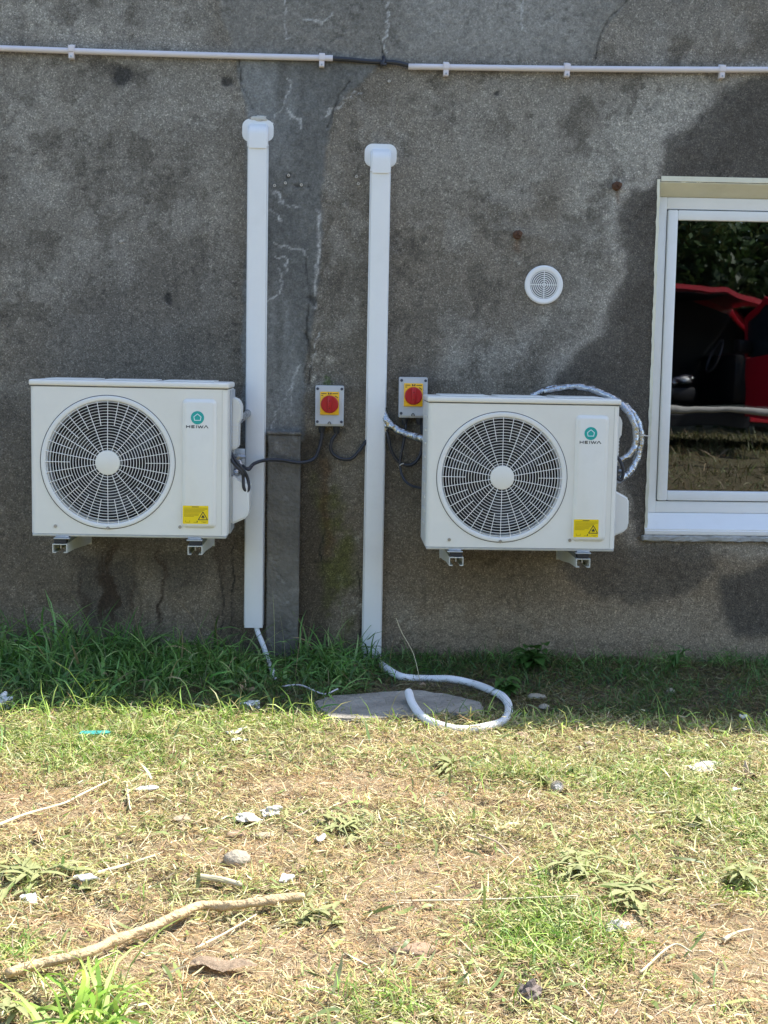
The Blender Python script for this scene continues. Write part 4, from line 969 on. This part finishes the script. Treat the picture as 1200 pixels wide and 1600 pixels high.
# ================================================================== HOSES
def gl_(*P): return [GP(u, v, dz) for u, v, dz in P]
def corr(pts, r, label, pitch=.010):
    path = catmull(pts, 30); L = sum((path[i+1]-path[i]).length for i in range(len(path)-1)); n_ = int(L/pitch*3)
    acc = [0]
    for i in range(len(path)-1): acc.append(acc[-1]+(path[i+1]-path[i]).length)
    out = []; j = 0
    for k in range(n_+1):
        s_ = L*k/n_
        while j < len(path)-2 and acc[j+1] < s_: j += 1
        f_ = (s_-acc[j])/max(1e-9, acc[j+1]-acc[j]); out.append(path[j].lerp(path[j+1], min(1,f_)))
    b = nb(); tube(b, out, lambda f,i,a: r*(1+(.03 if i % 3 else -.05)), 14, False)
    return tag(link('drain_hose', b, 'hose', None, True), label, 'hose', 'white drain hoses')
p0 = W(579,1022,-.03)
corr([p0, W(590,1033,-.045)]+gl_((604,1052,.02),(628,1062,.012),(665,1065,.012),(705,1067,.014),(740,1074,.014),(768,1086,.018),(787,1098,.02),(795,1112,.014),(788,1130,.012),(762,1142,.012),(725,1145,.012),(688,1139,.013),(660,1126,.014),(644,1111,.03),(638,1099,.045)), .0155, 'white corrugated hose curling in a loop on the grass below the longer duct')
tag(cable('drain_hose', [W(399,962,-.03), W(402,985,-.045), W(411,1008,-.09), W(419,1032,-.14)]+gl_((424,1056,.03),(430,1066,.005)), .0115, 'hose', 'thin white hose dropping from the left duct into tall grass', 'hose', 10, 14), group='white drain hoses')
cable('plastic_strip', gl_((440,1080,.02),(470,1082,.03),(505,1092,.02),(528,1090,.035)), .003, 'pipe', 'thin pale strip lying in grass left of the slab', 'strip')
# slab
sp_ = gp([(488,1102),(520,1092),(600,1086),(650,1083),(700,1090),(752,1102),(756,1112),(735,1124),(690,1119),(640,1126),(560,1130),(515,1128)])
b = nb(); pts = []
for i in range(len(sp_)):
    a, c = Vector(sp_[i]), Vector(sp_[(i+1) % len(sp_)])
    for k in range(5): q_ = a.lerp(c, k/5); pts.append((q_.x+random.uniform(-.006,.006), q_.y+random.uniform(-.006,.006)))
prism(b, pts, -.03, .015, 'XY'); fixn(b); bmesh.ops.bevel(b, geom=[e for e in b.edges if min(v_.co.z for v_ in e.verts) > .0], offset=.006, segments=2, affect='EDGES')
tag(link('concrete_slab', b, 'slab', None, False), 'flat broken concrete slab on the ground beneath the longer duct', 'slab')
# ================================================================== DEBRIS
def stone(name, u, v, sx, sy, sz, m, label, cat, seed=0, rough=.25, dz=0, sub=3, grp=None):
    if sub == 3: sx *= .8; sy *= .8; sz *= .75
    p = GP(u, v, dz); b = nb(); bmesh.ops.create_icosphere(b, subdivisions=sub, radius=1)
    rr = random.Random(seed+u); off = Vector((rr.random()*50, rr.random()*50, rr.random()*50))
    from mathutils import noise as mn
    for v_ in b.verts:
        k = 1+rough*mn.fractal(v_.co*1.1+off, 1, 2, 4)+rough*.5*mn.noise(v_.co*3+off)
        v_.co = Vector((v_.co.x*k*sx, v_.co.y*k*sy, max(-.4, v_.co.z)*k*sz))
    o = link(name, b, m, None, 'auto' if rough < .6 else False, p+Vector((0,0,sz*.3+.005)), (0,0,rr.random()*6 if sx == sy else 0)); return tag(o, label, cat, grp)
def scrap(name, u, v, sx, sy, m, label, cat, rot=0, th=.0015, cur=.004, tilt=0.10, dz=.014, grp=None):
    """thin, slightly crumpled irregular sheet"""
    rr = random.Random(u*3+v); p = GP(u, v, dz); b = nb(); n_ = 9; ph = [rr.random()*6 for _ in range(4)]
    rim = [1+.22*math.sin(2*math.pi*k/24*2+ph[0])+.15*math.sin(2*math.pi*k/24*3+ph[1])+rr.uniform(-.08,.08) for k in range(24)]
    top = []; bot = []
    for lev, f_ in enumerate((.0001,.35,.7,1.0)):
        for lst, dzz in ((top, th), (bot, 0)):
            lst.append([b.verts.new((sx*f_*rim[k]*math.cos(2*math.pi*k/24), sy*f_*rim[k]*math.sin(2*math.pi*k/24), dzz+cur*math.sin(3*f_*math.cos(2*math.pi*k/24)+ph[2])+cur*math.cos(4*f_*math.sin(2*math.pi*k/24)+ph[3]))) for k in range(24)])
    for lst in (top, bot):
        for A, B in zip(lst[:-1], lst[1:]):
            for k in range(24): b.faces.new((A[k], B[k], B[(k+1)%24], A[(k+1)%24]))
    for k in range(24): b.faces.new((top[-1][k], bot[-1][k], bot[-1][(k+1)%24], top[-1][(k+1)%24]))
    fixn(b); o = link(name, b, m, None, 'auto', p, (rr.uniform(-tilt,tilt)+tilt, rr.uniform(-tilt,tilt), rot)); return tag(o, label, cat, grp)
SC = 'white scraps lying on the grass'
scrap('paper_scrap', 368,1148,.036,.022,'paper','white flake on straw just below the shadow edge, the larger of the pair','scrap',.5,.002,.002,grp=SC)
scrap('paper_scrap', 374,1162,.026,.012,'paper','small white flake right under the larger flake','scrap',.1,.002,.002,grp=SC)
scrap('paper_scrap', 231,1239,.030,.016,'paper','white square scrap on the left below the teal shard','scrap',0,.004,.001,grp=SC)
scrap('paper_scrap', 135,1381,.030,.012,'paper','white scrap on the left halfway to the foreground','scrap',0,.004,.004,grp=SC)
scrap('paper_scrap', 447,1381,.018,.016,'paper','small white scrap above the end of the thick root','scrap',.8,.004,.003,grp=SC)
scrap('paper_scrap', 46,1413,.020,.018,'paper','pinkish white scrap near the left edge','scrap',.8,.006,.003,grp=SC)
scrap('paper_scrap', 1100,1203,.066,.048,'plaster','large ragged white patch near the right edge','scrap',.3,.003,.004,grp=SC)
scrap('paper_scrap', 1150,1240,.020,.012,'paper','tiny white scrap right of the ragged patch','scrap',.3,.003,.004,grp=SC)
scrap('paper_scrap', 1163,1129,.022,.018,'paper','pale scrap in the shade at the right edge','scrap',1.3,.004,.005,grp=SC)
scrap('paper_scrap', 500,1317,.022,.010,'paper','slim white scrap beside the wilted weed left of centre','scrap',.9,.003,.003,grp=SC)
b = nb(); prism(b, [(-.052,-.006),(-.045,.007),(.04,.009),(.056,.003),(.05,-.005),(0,-.010)], 0, .006, 'XY'); fixn(b)
tag(link('teal_shard', b, 'cyan', None, False, GP(148,1158,.028), (R(25),0,.05)), 'long teal plastic shard on the straw at the left', 'shard')
stone('flat_stone', 285,1284,.036,.028,.010,'stonetan','tan flat stone left of the crumbled plaster','stone',1,grp='small stones on the straw')
stone('flat_stone', 369,1309,.034,.030,.012,'stonebrown','reddish flat stone above the rounded stone','stone',2,grp='small stones on the straw')
stone('flat_stone', 413,1309,.040,.026,.010,'stonetan','yellowish flat stone to the right of the reddish one','stone',3,grp='small stones on the straw')
stone('round_stone', 369,1350,.046,.036,.034,'stonegrey','rounded grey stone below the two flat stones','stone',4,.18,grp='small stones on the straw')
stone('plaster_lump', 388,1282,.040,.032,.016,'plaster','left crumbled white plaster lump above the flat stones','plaster lump',5,.7,grp='crumbled plaster')
stone('plaster_lump', 424,1272,.038,.036,.018,'plaster','right crumbled white plaster lump above the flat stones','plaster lump',6,.7,grp='crumbled plaster')
stone('soil_clod', 815,1156,.032,.024,.022,'stonebrown','brown clod at the shadow edge right of the hose loop','clod',7,.5)
stone('flat_stone', 905,1173,.026,.016,.010,'stonegrey','small grey stone right of the brown clod','stone',8,.3,grp='small stones on the straw')
stone('flat_stone', 919,1166,.020,.016,.012,'stonetan','small tan stone touching the grey one at the shadow edge','stone',9,.3,grp='small stones on the straw')
stone('soil_clod', 827,1562,.030,.028,.030,'clod','dark rough clod in the bottom foreground','clod',10,.6)
stone('soil_clod', 963,1458,.034,.028,.026,'plaster','pale crumbling clod beside the bright tuft','clod',11,.7)
stone('soil_clod', 650,1490,.055,.036,.018,'stonebrown','reddish flat clod near the bottom centre','clod',12,.4)
stone('flat_stone', 838,1092,.045,.030,.016,'stonegrey','pale stone in the shade right of the hose loop','stone',13,.3,grp='small stones on the straw')
stone('flat_stone', 850,1112,.030,.022,.014,'stonegrey','smaller stone in the shade in front of the pale one','stone',14,.3,grp='small stones on the straw')
stone('flat_stone', 1048,1083,.022,.020,.014,'stonegrey','small stone in the shade under the window','stone',15,.3,grp='small stones on the straw')
stone('flat_stone', 1025,1155,.020,.015,.012,'stonebrown','tiny brown stone at the shadow edge below the window','stone',16,.3,grp='small stones on the straw')
stone('round_stone', 660,1075,.020,.018,.018,'stonebrown','small brown stone behind the slab','stone',17,.3,grp='small stones on the straw')
# crumpled plastic at left edge, crumple in grass
stone('plastic_bag', -2,1108,.048,.05,.045,'paper','crumpled white plastic bag cut by the left edge','plastic bag',20,.8,sub=4)
stone('paper_scrap', 391,1106,.035,.03,.022,'paper','crumpled white paper in the grass at the shadow edge','scrap',21,.9,sub=4,grp=SC)
# dry leaves
for u, v, sx, sy, m, lab in ((386,1086,.028,.020,'dryleaf','rusty dry leaf above the crumpled paper'), (548,1052,.045,.034,'dryleaf','crumpled brown leaf by the foot of the longer duct'), (920,1230,.050,.024,'oldleaf','pale green leaf lying right of the bottle cap'),
                             (852,1228,.036,.016,'oldleaf','pale green leaf lying left of the bottle cap'), (60,1316,.02,.014,'dryleaf','small brown leaf near the left edge'), (905,1372,.02,.03,'oldleaf','upright pale leaf in the green patch'),
                             (140,1395,.03,.02,'oldleaf','curled green leaf below the white scrap'), (1095,1290,.04,.02,'oldleaf','wide faded leaf at the right'), (250,1135,.02,.014,'dryleaf','small dry leaf at the shadow edge left'), (1170,1215,.06,.012,'bark','grey curled sliver near the right edge')):
    scrap('fallen_leaf', u, v, sx, sy, m, lab, 'leaf', random.random()*3, .001, .008, .25, .018, 'fallen leaves')
p = GP(871,1236,.0); t = empty('bottle_cap', p+Vector((0,0,.022)), (R(62),R(12),0), 'round domed cap standing on edge between two pale leaves', 'cap')
b = nb(); cyl(b, (0,0,-.008), .020, .014, 'Z', 28, .018); fixn(b); bmesh.ops.bevel(b, geom=[e for e in b.edges if e.calc_length() < .006 and e.verts[0].co.z > 0 and e.verts[1].co.z > 0], offset=.003, segments=2, affect='EDGES'); link('shell', b, 'stonegrey', t, 'auto')
b = nb(); cyl(b, (0,0,.0062), .011, .0015, 'Z', 24); link('disc', b, 'plaster', t)
# curled bark
b = nb(); n_ = 18
for k in range(n_):
    f_ = k/(n_-1); wv = .026*math.sin(math.pi*min(1,f_*1.05))**.6+.004
    for j in range(7):
        a = -1.3+2.6*j/6; b.verts.new((-.07+.15*f_, math.sin(a)*wv*.8, .012+wv*.55*math.cos(a)+.006*math.sin(f_*9)+random.uniform(-.002,.002)))
b.verts.ensure_lookup_table()
for k in range(n_-1):
    for j in range(6): b.faces.new([b.verts[i] for i in (k*7+j, k*7+j+1, (k+1)*7+j+1, (k+1)*7+j)])
bmesh.ops.solidify(b, geom=b.faces[:], thickness=.003); fixn(b)
tag(link('curled_bark', b, 'bark', None, True, GP(345,1520,.004), (0,0,R(-6))), 'curled piece of pale bark below the thick root', 'bark')
# thick peeled root and canes
def stick(name, pts, r0, r1, m, label, cat, knob=(), n_=10, lump=.08, seg=12, grp=None):
    from mathutils import noise as mnoise
    u0 = pts[0][0]*.37; path = catmull([GP(u, v, dz) for u, v, dz in pts], n_); b = nb()
    def rad(f, i, a):
        r = r0+(r1-r0)*f
        for kf, kw, ka in knob: r *= 1+ka*math.exp(-((f-kf)/kw)**2)
        q = Vector((math.cos(a)*1.2, math.sin(a)*1.2, i*.16+u0)); return r*(1+lump*2.2*mnoise.noise(q)+lump*1.2*mnoise.noise(q*2.7))
    tube(b, path, rad, seg); return tag(link(name, b, m, None, True), label, cat, grp)
stick('peeled_root', [(12,1541,.03),(60,1527,.03),(130,1511,.03),(180,1493,.035),(235,1472,.035),(280,1450,.035),(312,1437,.035),(338,1436,.032),(362,1438,.03),(410,1427,.035),(440,1425,.034),(474,1420,.03)], .0105, .0112, 'wood',
      'thick pale peeled root lying across the foreground left', 'root', ((.64,.03,.22),(.28,.02,.2),(.12,.012,.15),(.45,.012,.2),(.86,.015,.2)), 12, .12)
stick('dry_cane', [(190,1492,.035),(176,1478,.04),(172,1466,.045)], .005, .003, 'wood', 'snapped side stub on the thick root', 'cane', grp='pale canes on the grass')
cn = 'pale canes on the grass'
stick('dry_cane', [(-20,1306,.012),(40,1282,.018),(100,1263,.018),(130,1250,.02),(174,1228,.02)], .005, .003, 'cane', 'long pale cane running from the left edge', 'cane', grp=cn)
stick('dry_cane', [(197,1230,.02),(201,1252,.015),(204,1272,.012)], .004, .003, 'cane', 'short upright pale stem beside the white square scrap', 'cane', grp=cn)
stick('dry_cane', [(150,1373,.015),(190,1365,.02),(242,1348,.02)], .005, .003, 'cane', 'pale cane above the white scrap at left', 'cane', grp=cn)
stick('dry_cane', [(313,1382,.02),(345,1386,.02),(378,1392,.015)], .009, .006, 'cane', 'short thick straw stalk above the root', 'cane', grp=cn)
stick('dry_cane', [(305,1492,.015),(350,1472,.02),(400,1442,.02)], .003, .002, 'cane', 'thin stalk below the bend of the root', 'cane', grp=cn)
stick('dry_cane', [(745,1320,.03),(775,1332,.03),(802,1350,.015)], .003, .002, 'bark', 'dark thin twig right of centre', 'cane', grp=cn)
stick('dry_cane', [(620,1420,.02),(760,1424,.03),(905,1418,.03)], .0025, .002, 'cane', 'long thin stalk lying across the middle foreground', 'cane', grp=cn)
stick('dry_cane', [(998,1275,.015),(1020,1278,.015),(1060,1272,.015)], .006, .002, 'cane', 'flat pale stalk among green clippings on the right', 'cane', grp=cn)
stick('dry_cane', [(1130,1478,.015),(1150,1470,.02),(1175,1462,.015)], .006, .002, 'cane', 'pale splinter on the bare soil at the right', 'cane', grp=cn)
stick('dry_cane', [(1000,1530,.015),(1050,1490,.02),(1080,1500,.02)], .003, .002, 'cane', 'bent straw on bare soil near the bottom right', 'cane', grp=cn)
cable('tall_stalk', [GP(657,1068), GP(657,1068)+Vector((-.03,.01,.12)), GP(657,1068)+Vector((-.08,.02,.21)), GP(657,1068)+Vector((-.105,.02,.27))], .0016, 'cane', 'dry grass stalk leaning against the wall right of the longer duct', 'stalk', 6, 6)
# ---- leafy weeds
def leaf(bm, base, d, L, wd, droop, up):
    side = d.cross(Vector((0,0,1))).normalized(); P = []
    for k in range(6):
        f_ = k/5; c = base+d*(L*f_)+Vector((0,0,up*L*f_-droop*L*f_*f_)); hw = wd*math.sin(math.pi*min(.98,.08+f_*.9))**.8*.5
        P.append((bm.verts.new(c-side*hw+Vector((0,0,hw*.35))), bm.verts.new(c), bm.verts.new(c+side*hw+Vector((0,0,hw*.35)))))
    for A, B in zip(P[:-1], P[1:]):
        bm.faces.new((A[0], A[1], B[1], B[0])); bm.faces.new((A[1], A[2], B[2], B[1]))
def weed(u, v, n_, L, wd, h, m, label, name='leafy_weed', flat=False):
    p = GP(u, v); 
    if p.y > -.03: p.y = -.04
    t = empty(name, p, label=label, cat='weed', group='leafy weeds'); b = nb(); bs = nb()
    for s_ in range(max(1, n_//6)):
        a0 = random.random()*6.28; lean = Vector((math.cos(a0)*.3, math.sin(a0)*.3-.12, 1)).normalized(); hh = h*random.uniform(.6,1.1)
        if flat: lean = Vector((math.cos(a0), math.sin(a0), .22)).normalized()
        path = [lean*hh*k/5+Vector((0,0,.02*math.sin(k))) for k in range(6)]; path = [Vector((q_.x, q_.y, max(q_.z, .004))) for q_ in path]
        tube(bs, path, .0022, 6)
        for k in range(6):
            q_ = path[min(5, 1+k*5//6)]; a = random.random()*6.28
            leaf(b, q_, Vector((math.cos(a), math.sin(a), 0)), L*random.uniform(.6,1.2), wd*random.uniform(.7,1.2), random.uniform(.3,.8) if not flat else .25, random.uniform(.1,.7) if not flat else .25)
    link('leaves', b, m, t, True); link('stem', bs, m, t, True)
weed(832,1050,44,.07,.05,.14,'weed','broad leaved weed against the wall below the right unit')
weed(788,1088,40,.05,.035,.10,'weed','low leafy weed just outside the hose loop')
weed(1052,1052,30,.06,.016,.15,'weed','narrow leaved weed against the wall under the window')
weed(530,1300,30,.075,.014,.11,'oldleaf','wilted cut weed lying flat left of centre','cut_weed',True)
weed(703,1196,20,.07,.016,.11,'oldleaf','wilted cut weed lying in front of the hose loop','cut_weed',True)
weed(505,1432,26,.05,.013,.10,'oldleaf','wilted weed clump at the end of the root','cut_weed',True)
weed(60,1372,30,.075,.015,.13,'oldleaf','wilted leafy clump near the left edge','cut_weed',True)
weed(980,1400,40,.07,.016,.13,'oldleaf','darker wilted stems right of the bright green patch','cut_weed',True)
weed(900,1360,50,.06,.013,.16,'oldleaf','spread of wilted cut stems above the bright green patch','cut_weed',True)
weed(1165,1388,26,.06,.016,.08,'oldleaf','green weed with glossy leaves near the right edge')
weed(895,1215,5,.03,.010,.05,'weed','single upright sprig behind the fallen pale leaf','sprig')
weed(20,1600,14,.05,.014,.07,'oldleaf','small weed in the bottom left corner')
# ================================================================== BEHIND THE CAMERA (seen in the window glass)
gy = .36
van = empty('van', (0,0,0), label='red van with its front door open, mirrored in the window glass', cat='van')
VX0, VY = 2.35, -8.9; VZ = gy-.02
side = [(0,.35),(0,1.15),(.08,1.62),(.35,1.80),(1.2,1.86),(2.0,1.83),(2.55,1.68),(3.2,1.12),(3.95,.95),(4.15,.75),(4.2,.35)]
door_op = [(1.30,.42),(1.30,1.66),(1.45,1.74),(2.0,1.72),(2.42,1.58),(2.30,1.1),(2.30,.42)]
b = nb(); P0 = [(VX0+x, VZ+z) for x, z in side]
# body built as shell: near side with doorway cut (strip of quads), far side, roof
near_y, far_y = VY, VY-1.7
bx(b, VX0, VX0+1.30, near_y-.05, near_y, VZ+.35, VZ+1.22, .01); bx(b, VX0+2.32, VX0+4.15, near_y-.05, near_y, VZ+.35, VZ+.95, .01)

prism(b, [(VX0+0,VZ+1.2),(VX0+.08,VZ+1.62),(VX0+.35,VZ+1.80),(VX0+1.2,VZ+1.86),(VX0+2.0,VZ+1.83),(VX0+2.55,VZ+1.68),(VX0+2.49,VZ+1.64),(VX0+2.0,VZ+1.775),(VX0+1.30,VZ+1.80),(VX0+1.24,VZ+1.2)], near_y-.05, near_y-.001)
prism(b, P0, far_y, far_y+.04)
for A, B in zip(P0[1:-1], P0[2:]):
    vs = [b.verts.new((A[0], near_y, A[1])), b.verts.new((B[0], near_y, B[1])), b.verts.new((B[0], far_y, B[1])), b.verts.new((A[0], far_y, A[1]))]
    if not (VX0+2.5 < A[0] < VX0+2.6): b.faces.new(vs)
vs = [b.verts.new((VX0, near_y, VZ+.35)), b.verts.new((VX0, far_y, VZ+.35)), b.verts.new((VX0, far_y, VZ+1.2)), b.verts.new((VX0, near_y, VZ+1.2))]; b.faces.new(vs)
prism(b, [(VX0+2.34,VZ+.9),(VX0+2.44,VZ+.9),(VX0+2.62,VZ+1.66),(VX0+2.50,VZ+1.70)], near_y-.052, near_y-.003)
fixn(b); link('body', b, 'carred', van)
b = nb(); bx(b, VX0+.1, VX0+4.0, far_y+.06, near_y-.06, VZ+.30, VZ+.36); bx(b, VX0+1.0, VX0+1.04, far_y+.06, near_y-.06, VZ+.36, VZ+1.5); bx(b, VX0+1.301, VX0+2.319, near_y-.05, near_y, VZ+.28, VZ+.44, .01); prism(b, [(VX0+.04,VZ+.36),(VX0+.06,VZ+1.2),(VX0+.36,VZ+1.74),(VX0+1.2,VZ+1.80),(VX0+2.0,VZ+1.77),(VX0+2.5,VZ+1.62),(VX0+3.1,VZ+1.08),(VX0+3.1,VZ+.36)], far_y+.045, far_y+.06); bx(b, VX0+1.0, VX0+2.05, far_y+.07, near_y-.06, VZ+1.755, VZ+1.765); fixn(b); link('interior', b, 'carblack', van)
for yy in (near_y-.45, near_y-1.25):
    b = nb(); bx(b, VX0+1.25, VX0+1.75, yy-.23, yy+.23, VZ+.55, VZ+.72, .05); bx(b, VX0+1.12, VX0+1.28, yy-.22, yy+.22, VZ+.70, VZ+1.30, .06); bx(b, VX0+1.13, VX0+1.24, yy-.12, yy+.12, VZ+1.33, VZ+1.50, .04); link('seat', b, 'carblack', van, 'auto')
b = nb(); bx(b, VX0+2.15, VX0+2.9, far_y+.1, near_y-.08, VZ+.55, VZ+1.10, .06); link('dashboard', b, 'carblack', van, 'auto')
b = nb(); tube(b, [Vector((VX0+2.02+.06*math.sin(a), near_y-.45+.19*math.cos(a), VZ+1.08+.18*math.sin(a))) for a in [2*math.pi*i/24 for i in range(25)]], .016, 8, False); link('steering_wheel', b, mat('wheel_rim_plastic',(.10,.10,.11),.35), van, True)
b = nb(); vs = [b.verts.new(p_) for p_ in ((VX0+2.56,near_y-.05,VZ+1.66),(VX0+3.18,near_y-.05,VZ+1.12),(VX0+3.18,far_y+.05,VZ+1.12),(VX0+2.56,far_y+.05,VZ+1.66))]; b.faces.new(vs); link('windscreen', b, 'carglass', van)
for xx in (.75, 3.35):
    for yy in (near_y+.01, far_y+.22):
        b = nb(); cyl(b, (VX0+xx, yy-.22, VZ+.31), .31, .2, 'Y', 32); fixn(b); wh = link('wheel', b, 'rubber', van, 'auto')
        b = nb(); cyl(b, (VX0+xx, yy-.021, VZ+.31), .19, .012, 'Y', 24); fixn(b); link('rim', b, 'steel', wh)
# open door: hinged at its front edge
t = empty('door', (VX0+2.30, near_y+.01, VZ)); t.parent = van; t.rotation_euler = (0,0,R(-98))
b = nb(); prism(b, [(0,.42),(-1.0,.42),(-1.0,1.12),(0,1.05)], -.05, 0); prism(b, [(-1.0,1.121),(-1.0,1.66),(-.93,1.66),(-.93,1.121)], -.045, -.005); prism(b, [(-.93,1.64),(-.35,1.74),(-.28,1.68),(-.92,1.585)], -.046, -.006); prism(b, [(-.35,1.741),(.05,1.52),(.05,1.052),(0,1.052),(0,1.49),(-.36,1.67)], -.045, -.005); fixn(b); link('door_panel', b, 'carred', t)
b = nb(); prism(b, [(-.93,1.10),(-.93,1.60),(-.35,1.68),(0,1.49),(0,1.06)], -.03, -.02); link('door_window', b, 'carglass', t)
b = nb(); bx(b, -.9,-.06,.0005,.02,.50,.98,.01); link('door_trim', b, 'carblack', t); b = nb(); bx(b, -.14,.02,-.20,-.05,1.10,1.26,.03); link('mirror', b, 'carblack', t, 'auto')
b = nb(); bmesh.ops.create_icosphere(b, subdivisions=3, radius=1)
from mathutils import noise as mno
for v_ in b.verts:
    k = 1+.5*mno.noise(v_.co*1.7); v_.co = Vector((v_.co.x*.13*k, v_.co.y*.10*k, v_.co.z*.07*k))+Vector((VX0+1.62, near_y-.3, VZ+.80))
tag(link('crumpled_sheet', b, 'foil', None, False), 'pale bundle lying on the van seat, mirrored in the window', 'bundle')
# rail fence
rf = empty('rail_fence', (0,0,0), label='weathered wooden rail crossing in front of the van, mirrored in the window', cat='fence')
b = nb(); tube(b, [Vector((x_, -7.2+.02*math.sin(x_*3), .87+.012*math.sin(x_*2.1)-.006*(x_-4))) for x_ in np.linspace(.5, 8, 40)], lambda f,i,a: .035*(1+.06*math.sin(i)), 10); link('rail', b, 'railwood', rf, True)
for xx in (1.2, 3.1, 5.6, 7.8):
    b = nb(); cyl(b, (xx, -7.27, .1), .05, .85, 'Z', 10); link('post', b, 'railwood', rf, True)
# trees
def tree(x0, y0, h, rr, n_, label, dark=1.0):
    t = empty('tree', (x0, y0, .3), label=label, cat='tree', group='trees mirrored in the window'); b = nb()
    tube(b, [Vector((0,0,-.3)), Vector((.05,0,h*.25)), Vector((-.08,.1,h*.5)), Vector((.1,0,h*.85))], lambda f,i,a: .16*(1-.75*f), 10)
    for k in range(7):
        a = random.random()*6.28; z0 = h*random.uniform(.12,.6); tube(b, [Vector((0,0,z0)), Vector((math.cos(a)*rr*.4, math.sin(a)*rr*.4, z0+h*.15)), Vector((math.cos(a)*rr*.8, math.sin(a)*rr*.8, z0+h*.22))], lambda f,i,a: .05*(1-.7*f), 6)
    link('trunk', b, 'trunk', t, True)
    nc = 70; cc = rng.normal(0,1,(nc,3)); cc /= np.linalg.norm(cc,axis=1)[:,None]; cc *= rng.uniform(.35,1,(nc,1)); cc = cc*np.array([rr,rr,h*.5])+np.array([0,0,h*.52])
    ci = rng.integers(0,nc,n_); P = cc[ci]+rng.normal(0,rr*.17,(n_,3)); P[:,2] = np.maximum(P[:,2], .0)
    A = rng.normal(0,1,(n_,3)); A /= np.linalg.norm(A,axis=1)[:,None]; B = np.cross(A, rng.normal(0,1,(n_,3))); B /= np.linalg.norm(B,axis=1)[:,None]
    s_ = rng.uniform(.05,.11,(n_,1)); V = np.stack([P-A*s_, P-B*s_*.45, P+A*s_, P+B*s_*.45], 1).reshape(-1,3)
    F = np.arange(n_*4).reshape(-1,4); cl = np.repeat(pal(nc, [(.035,.07,.018),(.055,.10,.022),(.09,.13,.04)], [3,2,1], .3)[ci], 4, 0)
    o = npmesh('crown', V, F, 'leaf', cl*dark, False, t)
for a in ((1.6,-13.2,5.2,1.6,9000,'leafy tree at the far left behind the van'), (4.0,-12.8,4.6,1.5,11000,'dense tree directly behind the van cab'), (6.3,-13.4,5.4,1.8,11000,'wide tree behind the open van door'), (8.8,-13.0,5.0,1.7,8000,'tree farther right behind the van'),
          (5.2,-15.4,6.6,2.2,9000,'taller tree in the second row behind the van'), (2.6,-15.6,6.2,2.2,8000,'taller tree in the second row, left of the cab'), (-1.5,-14.5,5.5,2.0,6000,'tree on the far side of the yard, left of the van')):
    tree(*a)
